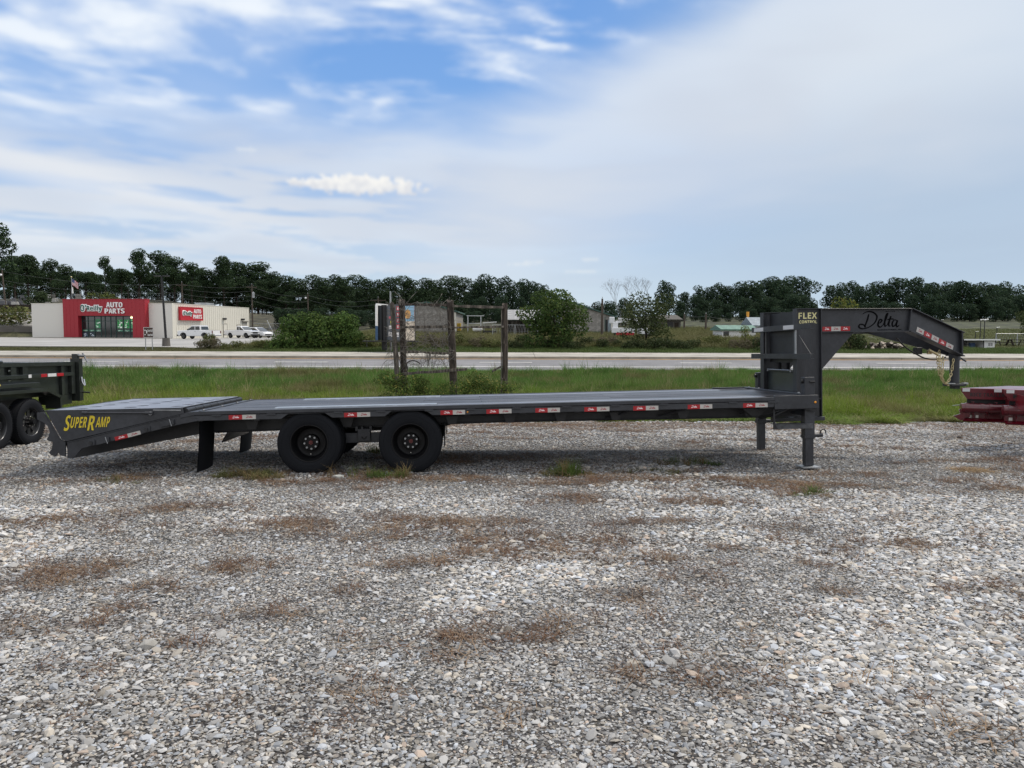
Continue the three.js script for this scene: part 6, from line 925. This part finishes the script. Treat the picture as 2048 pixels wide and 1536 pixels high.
// ------------------------------------------------------------------ the old timber frame with dead vines, between the lot and the road
{
  const d = 22, gy = groundY(-2, d), fr = thing('timber_frame', 'weathered bare timber frame of four posts and rails behind the flatbed', 'timber frame', [xAt(900, d), gy, -d]);
  const X = px => xAt(px, d) - fr.position.x, Y = py => EYE - (py - 659.4) / 1538 * d - gy;
  const r = mulberry(909);
  function post(pxT, pyT, pxB, rad, mat, z) { // weathered round post with a ragged top
    const H = Y(pyT), pts = 9, g = new THREE.CylinderGeometry(rad * 0.86, rad, H + 0.3, 11, 8), p = g.attributes.position; for (let i = 0; i < p.count; i++) { const t = (p.getY(i) + (H + 0.3) / 2) / (H + 0.3), a = Math.atan2(p.getZ(i), p.getX(i)), k = 1 + 0.16 * (fbm(a * 1.3 + rad * 90, t * 1.2, 3, 7) - 0.5); p.setX(i, p.getX(i) * k + mix(X(pxB), X(pxT), t) + 0.02 * Math.sin(t * 4)); p.setZ(i, p.getZ(i) * k + z); p.setY(i, p.getY(i) + (H + 0.3) / 2 - 0.3 + (t > 0.98 ? 0.04 * Math.cos(a * 2 + rad * 50) : 0)); } g.computeVertexNormals(); return part('post', join([g]), mat, fr);
  }
  post(786, 607, 797, 0.075, M.postGrey, 0.05); post(804, 601, 804, 0.098, M.post, -0.1); post(901, 603, 907, 0.115, M.post, 0); post(1010, 608, 1007, 0.090, M.post, 0);
  part('split_board', [beam([X(1002), 0.2, 0.08], [X(1003), Y(618), 0.06], 0.03, 0.06), beam([X(1003), 0.05, 0.1], [X(1003.5), Y(755), 0.1], 0.06, 0.05)], M.postGrey, fr);
  const rail = (pxa, pya, pxb, pyb, h, mat, z = 0.08) => { const n = 7, top = [], bot = []; for (let i = 0; i <= n; i++) { const x = mix(X(pxa), X(pxb), i / n), y = mix(Y(pya), Y(pyb), i / n); top.push([x, y + h / 2 + 0.022 * (r() - 0.5)]); bot.unshift([x, y - h / 2 + 0.026 * (r() - 0.5)]); } return part('rail', [ext(poly([...top, ...bot]), 0.05, 0.004).translate(0, 0, z)], mat, fr); };
  rail(905, 613, 1006, 614.5, 0.075, M.postGrey); rail(797, 609, 905, 611, 0.07, M.post, -0.02); rail(800, 655, 900, 654, 0.075, M.postGrey); rail(900, 655, 1008, 653, 0.06, M.postGrey); rail(800, 703, 906, 706, 0.06, M.postGrey); rail(806, 747, 935, 738, 0.075, M.postGrey, 0.14); rail(984, 742, 1003, 732, 0.06, M.postGrey, 0.1);
  // dead vines and bare branches
  const tubes = [], thick = []; const env = (x, y) => x > X(752) && x < X(925);
  for (let i = 0; i < 115; i++) {
    let x = mix(X(785), X(898), Math.pow(r(), 0.9)), y = mix(Y(720), Y(618), r()), z = (r() - 0.5) * 0.5, a = r() * 6.28, c = (r() - 0.5) * 0.5, n = 8 + Math.floor(r() * 14), pts = [[x, y, z]]; const st = 0.07 + 0.05 * r();
    for (let k = 0; k < n; k++) { a += c * 0.7 + (r() - 0.5) * 0.8; x += Math.cos(a) * st; y += Math.sin(a) * st - 0.004; z += (r() - 0.5) * 0.08; if (x < X(775) || x > X(908) || y < Y(742) || y > Y(604) || Math.abs(z) > 0.4) { a = Math.atan2(Y(665) - y, X(842) - x) + (r() - 0.5) * 1.6; z *= 0.8; } pts.push([x, y, z]); }
    tubes.push(tube(pts, 0.003 + 0.005 * r() * r(), n * 2, 4));
  }
  for (const pts of [[[802, 612], [799, 596], [794, 588], [790, 584]], [[812, 610], [822, 598], [830, 588], [836, 584]], [[868, 612], [876, 600], [884, 588], [883, 592]], [[880, 615], [890, 604], [896, 598]], [[812, 620], [806, 600], [798, 590]], [[898, 610], [899, 598], [899, 594]], [[790, 720], [772, 722], [764, 735], [763, 742]], [[783, 716], [775, 708], [770, 720]], [[806, 630], [830, 606], [858, 612], [880, 622], [892, 640]], [[806, 690], [830, 660], [860, 640], [884, 628], [893, 650], [890, 672]], [[806, 650], [840, 632], [870, 628], [888, 640]]]) tubes.push(tube(pts.map(([a, b]) => [X(a), Y(b), (r() - 0.5) * 0.3]), 0.006, 20, 5));
  for (let i = 0; i < 26; i++) { const px = 845 + 36 * r(), a = 700 + 8 * r(), b = 716 + 22 * r(); tubes.push(tube([[X(px), Y(a), 0.1 * r()], [X(px + 4 * (r() - 0.5)), Y((a + b) / 2), 0.1 * r()], [X(px + 6 * (r() - 0.5)), Y(b), 0.1 * r()]], 0.0045, 8, 4)); }
  thick.push(tube([[808, 722], [814, 738], [815, 726], [824, 721], [833, 722], [841, 727]].map(([a, b]) => [X(a), Y(b), 0.12]), 0.020, 26, 6), tube([[808, 720], [816, 735], [812, 748]].map(([a, b]) => [X(a), Y(b), 0.12]), 0.014, 16, 5), tube([[806, 712], [812, 720], [809, 730]].map(([a, b]) => [X(a), Y(b), 0.1]), 0.014, 14, 5), tube([[795, 692], [800, 720], [812, 752], [824, 782]].map(([a, b]) => [X(a), Y(b), 0.16]), 0.008, 18, 5), tube([[884, 660], [890, 650], [898, 650]].map(([a, b]) => [X(a), Y(b), 0.1]), 0.012, 10, 5));
  const vn = thing('dead_vine', 'tangle of dead grey vines clinging between the posts of the timber frame', 'vine', [fr.position.x, gy, -d]); part('vine_stem', join(tubes), M.twig, vn); part('thick_branch', join(thick), std([0.06, 0.052, 0.047]), vn);
  // leafy weeds round the foot of the posts
  const wk = (() => { const q = mulberry(77), bl = []; for (let i = 0; i < 17; i++) bl.push([(q() - 0.5) * 0.95, 0.1 + 0.85 * q(), (q() - 0.5) * 0.6, 0.2, 0.15, 0.2]); return { crown: crownGeo(78, bl, 0.05, 1.1, [[0.06, 0.10, 0.024], [0.11, 0.155, 0.038], [0.28, 0.26, 0.07]], { third: 0.12 }), trunk: limbs(79, 0.6, 0.012, bl.map(b => [b[0], b[1], b[2]]), 0.1), H: 1.1 }; })();
  [[800, 'leafy weed at the foot of the left pair of posts'], [850, 'leafy weed in the middle of the left bay of the timber frame'], [885, 'leafy weed left of the leaning third post'], [935, 'leafy weed right of the leaning third post'], [975, 'yellow-flecked weed in the right bay of the timber frame'], [1015, 'leafy weed at the foot of the right-hand post']].forEach(([px, l], i) => { const p = onGround(px, 21.4 + (i % 2) * 0.5); plant(wk, 'leafy_weed', l, 'weed', [p[0], p[1] + 0.08, p[2]], 1.22 - 0.14 * (i % 3), 1.0, i * 1.3); });
}
// ------------------------------------------------------------------ dump trailer at the left edge, its tail away from us
{
  const t = thing('dump_trailer', 'black dump trailer cut by the left edge, with ribbed side and twin wheels', 'trailer', [-8.1, groundY(-8, 12.3), 0]);
  const gy = t.position.y, tilt = y => y - gy;
  // local: x right, z towards us (absolute), side plane at x = 0
  const Z0 = -14.15, Z1 = -9.2, m = M.greenBlack; const top = z => mix(tilt(0.985), tilt(1.14), (z - Z0) / (Z1 - Z0)), bot = z => mix(tilt(0.40), tilt(0.52), (z - Z0) / (Z1 - Z0));
  const panel = (za, zb, ya, yb, x0, x1) => { const s = poly([[za, ya(za)], [zb, ya(zb)], [zb, yb(zb)], [za, yb(za)]]); return ext(s, x1 - x0, 0.002).rotateY(-Math.PI / 2).translate(x1, 0, 0); };
  const off = (f, k) => z => f(z) + k;
  part('bed_side', panel(Z0, Z1, bot, off(top, -0.02), -0.05, 0), m, t); part('bed_side', panel(Z0, Z1, bot, top, -2.1, -2.05), m, t); part('bed_floor', panel(Z0, Z1, off(bot, 0), off(bot, 0.04), -2.05, -0.052), m, t);
  part('top_rail', panel(Z0 + 0.1, Z1, off(top, -0.07), top, 0.002, 0.07), m, t); part('top_rail', panel(Z0, Z1, off(top, -0.05), off(top, 0.035), -2.12, -2.04), m, t); part('tarp_rail', rod([0.06, top(-12.1) + 0.012, -12.1], [0.06, top(Z1) + 0.02, Z1], 0.024), m, t);
  for (let i = 0; i < 12; i++) { const z = -12.75 + i * 0.30; if (z > Z1) break; part('side_rib', panel(z, z + 0.13, off(bot, 0.32), off(top, -0.072), 0.002, 0.06), m, t); }
  part('side_rib', panel(Z0 + 0.35, Z0 + 0.43, bot, off(top, -0.072), 0.002, 0.05), m, t); part('side_rib', panel(Z0 + 0.02, Z0 + 0.14, bot, top, 0.002, 0.06), m, t);
  part('mid_bar', panel(Z0 + 0.1, Z1, off(bot, 0.335), off(bot, 0.395), 0.061, 0.085), m, t); part('step_plate', panel(-12.9, Z1, off(bot, 0.20), off(bot, 0.26), 0.002, 0.16), m, t);
  // reflectors on ribs
  const ref = (z0, z1, mat) => part('reflector_tape', panel(z0, z1, off(bot, 0.338), off(bot, 0.392), 0.0855, 0.0875), mat, t);
  ref(-13.72, -13.52, plainRed); ref(-13.50, -13.25, plainWhite); ref(-13.23, -13.06, plainRed); ref(-12.80, -12.72, plainWhite); ref(-11.42, -11.33, plainRed); ref(-11.12, -10.98, plainWhite);
  for (const [z, y] of [[-12.3, 0.46], [-12.3, 0.30], [-12.05, 0.47]]) part('rivet_plate', panel(z, z + 0.05, off(bot, y), off(bot, y + 0.02), 0.061, 0.066), M.chrome, t);
  // tailgate end with post, chain and latch
  part('tail_post', [span(-0.04, 0.12, bot(Z0) - 0.14, top(Z0) + 0.06, Z0 - 0.12, Z0 - 0.002), span(-0.02, 0.08, top(Z0) + 0.06, top(Z0) + 0.14, Z0 - 0.1, Z0 - 0.02)], m, t); part('tail_post', span(-2.12, -1.98, bot(Z0) - 0.1, top(Z0) + 0.06, Z0 - 0.12, Z0 - 0.002), m, t); part('tailgate', span(-1.978, -0.042, bot(Z0) - 0.05, top(Z0) - 0.02, Z0 - 0.1, Z0 - 0.04), m, t); part('headboard_tab', span(-2.04, -1.72, top(Z0) - 0.05, top(Z0) + 0.07, Z0 + 0.02, Z0 + 0.05), m, t);
  part('hinge_pin', [rod([0.02, top(Z0) + 0.12, Z0 - 0.06], [0.20, top(Z0) + 0.10, Z0 - 0.06], 0.022), rod([0.16, top(Z0) + 0.16, Z0 - 0.06], [0.24, top(Z0) - 0.01, Z0 - 0.07], 0.014)], M.steel, t); part('latch_chain', tube([[0.13, bot(Z0) + 0.30, Z0 - 0.06], [0.15, bot(Z0) + 0.20, Z0 - 0.05], [0.19, bot(Z0) + 0.14, Z0 - 0.05], [0.17, bot(Z0) + 0.26, Z0 - 0.06]], 0.014, 20, 5), M.chrome, t); part('latch_hook', rod([0.10, bot(Z0) + 0.02, Z0 - 0.08], [0.26, bot(Z0) + 0.01, Z0 - 0.08], 0.014), M.black, t);
  part('frame_rail', panel(Z0 + 0.5, Z1, off(bot, -0.20), off(bot, -0.002), -0.55, -0.45), M.charcoalDark, t); part('frame_rail', panel(Z0 + 0.5, Z1, off(bot, -0.20), off(bot, -0.002), -1.65, -1.55), M.charcoalDark, t); part('rear_box', span(-0.4, 0.0, bot(Z0) - 0.18, bot(Z0), Z0 + 0.05, Z0 + 0.4), m, t);
  // fender: flat top with a sloping rear end
  const fz = [[-9.2, 0.70], [-12.95, 0.575], [-13.32, 0.43], [-13.32, 0.20]].map(([z, y]) => [z, tilt(y)]); for (let i = 0; i < 3; i++) { const [za, ya] = fz[i], [zb, yb] = fz[i + 1]; part('fender', [beam([0.12, ya, za], [0.12, yb, zb], 0.27, 0.012), beam([0.255, ya - 0.02, za], [0.255, yb - 0.02, zb], 0.012, 0.05)], m, t); }
  // wheels with spoked rims
  const R = 0.385, tg = join([new THREE.LatheGeometry([[0.215, 0.08], [0.235, 0.10], [0.30, 0.112], [0.345, 0.104], [0.372, 0.088], [R, 0.07], [R + 0.001, 0], [R, -0.07], [0.372, -0.088], [0.30, -0.112], [0.215, -0.085]].map(p => new THREE.Vector2(p[0], p[1])), 48).rotateZ(-Math.PI / 2), ...[-0.05, -0.017, 0.017, 0.05].map(x => new THREE.TorusGeometry(R - 0.001, 0.004, 4, 48).rotateY(Math.PI / 2).translate(x, 0, 0))]);
  const tr = []; for (let k = 0; k < 60; k++) { const a = k / 60 * 6.283; for (const s of [-1, 1]) tr.push(bx(0.035, 0.012, 0.02).translate(s * 0.078, R - 0.008, 0).rotateX(a)); }
  const rg = join([new THREE.LatheGeometry([[0.232, 0.098], [0.222, 0.09], [0.205, 0.05], [0.198, -0.08]].map(p => new THREE.Vector2(p[0], p[1])), 40).rotateZ(-Math.PI / 2), ...[0, 1, 2, 3, 4, 5, 6, 7].map(k => bx(0.018, 0.13, 0.075).translate(0.035, 0.145, 0).rotateX(k * Math.PI / 4))]), hg = join([new THREE.CylinderGeometry(0.045, 0.06, 0.12, 18).rotateZ(-Math.PI / 2).translate(0.085, 0, 0), new THREE.CylinderGeometry(0.10, 0.10, 0.02, 18).rotateZ(-Math.PI / 2).translate(0.04, 0, 0)]), ng = join([new THREE.CylinderGeometry(0.011, 0.011, 0.06, 6).rotateZ(-Math.PI / 2)]);
  for (const z of [-12.55, -11.70, -10.85]) for (const x of [0.12, -2.2]) { const w = new THREE.Group(); w.name = 'wheel'; const wy = groundY(-8, -z) - gy + R - 0.02; w.position.set(x, wy, z); if (x < 0) w.rotation.y = Math.PI; if (z > -11) continue; t.add(w); part('tyre', tg, M.rubber, w); part('tread_block', join(tr.map(g => g.clone())), M.rubber, w).userData.kind = 'stuff'; part('rim', rg, M.rimSilver, w); part('hub', hg, M.rim, w); for (let k = 0; k < 8; k++) { const n = part('lug_nut', ng, M.chrome, w); n.position.set(0.07, Math.cos(k * 0.785) * 0.078, Math.sin(k * 0.785) * 0.078); } if (x > 0) part('axle', rod([-2.2, 0, 0], [-0.05, 0, 0], 0.05), M.charcoalDark, w); }
  part('yellow_hook', tube([[0.18, tilt(0.70), -11.70], [0.19, tilt(0.73), -11.78], [0.19, tilt(0.715), -11.86], [0.19, tilt(0.695), -11.80], [0.19, tilt(0.69), -11.72]], 0.007, 20, 5), std([0.6, 0.5, 0.12]), t);
}
// ------------------------------------------------------------------ tail ends of two red trailers at the right edge
function redTrailer(label, px, d, turn, o) {
  const p = at(px, 775 + o.dy, d), t = thing('red_trailer', label, 'trailer', [p[0], groundY(p[0], d), p[2]], turn), H = p[1] - groundY(p[0], d), W = o.W, v = y => H + y * 0.84;
  // local: x along the tail from its left end, z towards us, deck runs away behind
  part('deck', ext(poly([[0, 0], [W, 0], [W + 0.9, 0.85], [0.9, 0.85]]), 0.05, 0.004).rotateX(-Math.PI / 2).translate(0, H - 0.05, 0), M.red, t);
  part('tail_panel', ext(poly([[0.0, v(-0.005)], [W, v(-0.005)], [W, v(-0.06)], [W + 0.07, v(-0.21)], [0.09, v(-0.21)], [0.0, v(-0.06)]]), 0.012, 0.002), M.redDark, t);
  part('corner_plate', ext(poly([[0, v(-0.055)], [0.12, v(-0.27)], [0.02, v(-0.33)], [-1.4, v(-0.33)], [-1.4, v(-0.055)]]).clone(), 0.012, 0).rotateY(Math.PI / 2).translate(W - 0.012, 0, -0.1), M.red, t);
  part('tail_lettering', fitText('RICE TRAILER', 0.13, W - 0.04, v(-0.155), v(-0.085), 0.004).translate(0, 0, 0.011), M.black, t);
  part('dark_recess', bx(W - 0.05, 0.10, 0.02, W / 2 + 0.08, v(-0.26), -0.06), M.black, t);
  part('roller_tube', [xf(new THREE.CylinderGeometry(0.075, 0.075, W + 0.12, 18), 0, 0, Math.PI / 2, W / 2 + 0.06, v(-0.38), 0.02)], M.redDark, t);
  for (const x of [0.08, 0.30, 0.42, 0.62, 0.74, 0.9].filter(x => x < W)) part('tube_collar', xf(new THREE.CylinderGeometry(0.083, 0.083, 0.05, 16), 0, 0, Math.PI / 2, x, v(-0.38), 0.02), M.redDark, t);
  part('lower_plate', [bx(W + 0.05, 0.22, 0.02, W / 2 + 0.06, v(-0.50), -0.03), xf(bx(W + 0.05, 0.02, 0.10), 0.5, 0, 0, W / 2 + 0.06, v(-0.605), 0.0)], M.redDark, t);
  for (const x of [0.18, 0.38, 0.60, 0.82].filter(x => x < W)) part('rib_plate', ext(poly([[0, v(-0.42)], [0.10, v(-0.50)], [0.02, v(-0.60)], [-0.03, v(-0.60)]]), 0.012, 0).rotateY(-Math.PI / 2).translate(x, 0, -0.02), M.redDark, t);
  if (o.hook) part('end_hook', [ext(poly([[-0.10, v(-0.345)], [0.02, v(-0.31)], [0.06, v(-0.36)], [0.0, v(-0.42)], [0.02, v(-0.50)], [-0.08, v(-0.545)], [0.03, v(-0.63)], [0.08, v(-0.60)], [0.10, v(-0.55)], [0.16, v(-0.56)], [0.16, v(-0.34)], [-0.02, v(-0.335)]]), 0.02, 0).translate(-0.02, 0, 0.0)], M.redDark, t);
  for (const x of o.refl) part('reflector', bx(0.105, 0.05, 0.006, x, v(-0.035), 0.017), plainWhite, t);
  for (const x of [0.17, 0.50, 0.68].filter(x => x < W)) part('spring_clip', [rod([x - 0.02, v(-0.265), 0.0], [x + 0.03, v(-0.265), 0.0], 0.007), rod([x + 0.015, v(-0.265), 0.0], [x - 0.01, v(-0.33), 0.07], 0.006)], M.redDark, t);
  for (const [x, w] of o.labels) part('paper_label', bx(w, 0.045, 0.004, x, v(-0.545), -0.017), M.shopGrey, t);
  part('frame_rail', [beam([W * 0.3, v(-0.15), -0.1], [W * 0.3 + 3.6, v(-0.42), -3.4], 0.1, 0.16), beam([W * 0.95, v(-0.15), -0.1], [W * 0.95 + 3.6, v(-0.42), -3.4], 0.1, 0.16)], M.redDark, t);
  part('wheel', [xf(new THREE.CylinderGeometry(0.34, 0.34, 0.2, 28), 0, 0, Math.PI / 2, 0, 0, 0).rotateY(-0.8).translate(W + 3.4, 0.32, -2.9)], M.rubber, t);
}
redTrailer('dark red trailer tail under the gooseneck coupler, the left of two', 1925, 12.45, -0.30, { W: 0.66, dy: 1, hook: true, refl: [0.07, 0.52], labels: [[0.16, 0.05], [0.25, 0.04]] });
redTrailer('dark red trailer tail cut by the right edge, nearer of two', 2010, 11.85, -0.30, { W: 1.5, dy: 4, hook: false, refl: [0.09], labels: [[0.12, 0.05]] });
// ------------------------------------------------------------------ small things on the gravel
{
  const r = mulberry(5150), rock = (name, label, px, py, d, s, c) => { const g = stoneGeo(300 + Math.floor(px), 0.6); g.scale(s, s, s); metric(g, 3); const p = onGround(px, d), m = piece(name, g, std(c, { map: concreteC, roughness: 0.9 }), label, 'stone'); m.position.set(p[0], p[1] + s * 0.25, p[2]); };
  rock('pale_rock', 'largest pale grey rock low on the left of the gravel', 282, 0, 3.95, 0.055, [0.42, 0.41, 0.39]); rock('pale_rock', 'white pebble stone at the left edge before the ramp', 12, 0, 6.85, 0.05, [0.62, 0.58, 0.50]); rock('pale_rock', 'pale block beside the rear wheels of the flatbed', 672, 0, 9.05, 0.07, [0.45, 0.47, 0.46]); rock('dark_rock', 'small dark lump on the gravel below the coupler', 1926, 0, 14.1, 0.055, [0.03, 0.03, 0.03]);
  const p = onGround(1712, 12.4), m = piece('litter', bx(0.15, 0.010, 0.06, 0, 0.016, 0), M.concrete, 'flat white scrap lying on the gravel right of the jack', 'litter'); m.position.set(...p); m.rotation.set(0.05, 0.3, 0.08);
  // straw lying right of the jack
  const items = [], g = [bladeTuft(61, 14, 0.12, 0.004, 0.10, 2.2, 2)]; for (let i = 0; i < 34; i++) { const x = xAt(1918 + 66 * r(), 9.9), d = 9.9 + 0.25 * (r() - 0.5), v = 0.8 + 0.5 * r(); items.push([x, groundY(x, d), -d, 0, r() * 6.28, 0, 1.1, 0.5, 1.1, 0.36 * v, 0.26 * v, 0.15 * v, 0]); } scatter('dry_straw', g, bladeMat, items);
}
renderer.render(scene, camera);
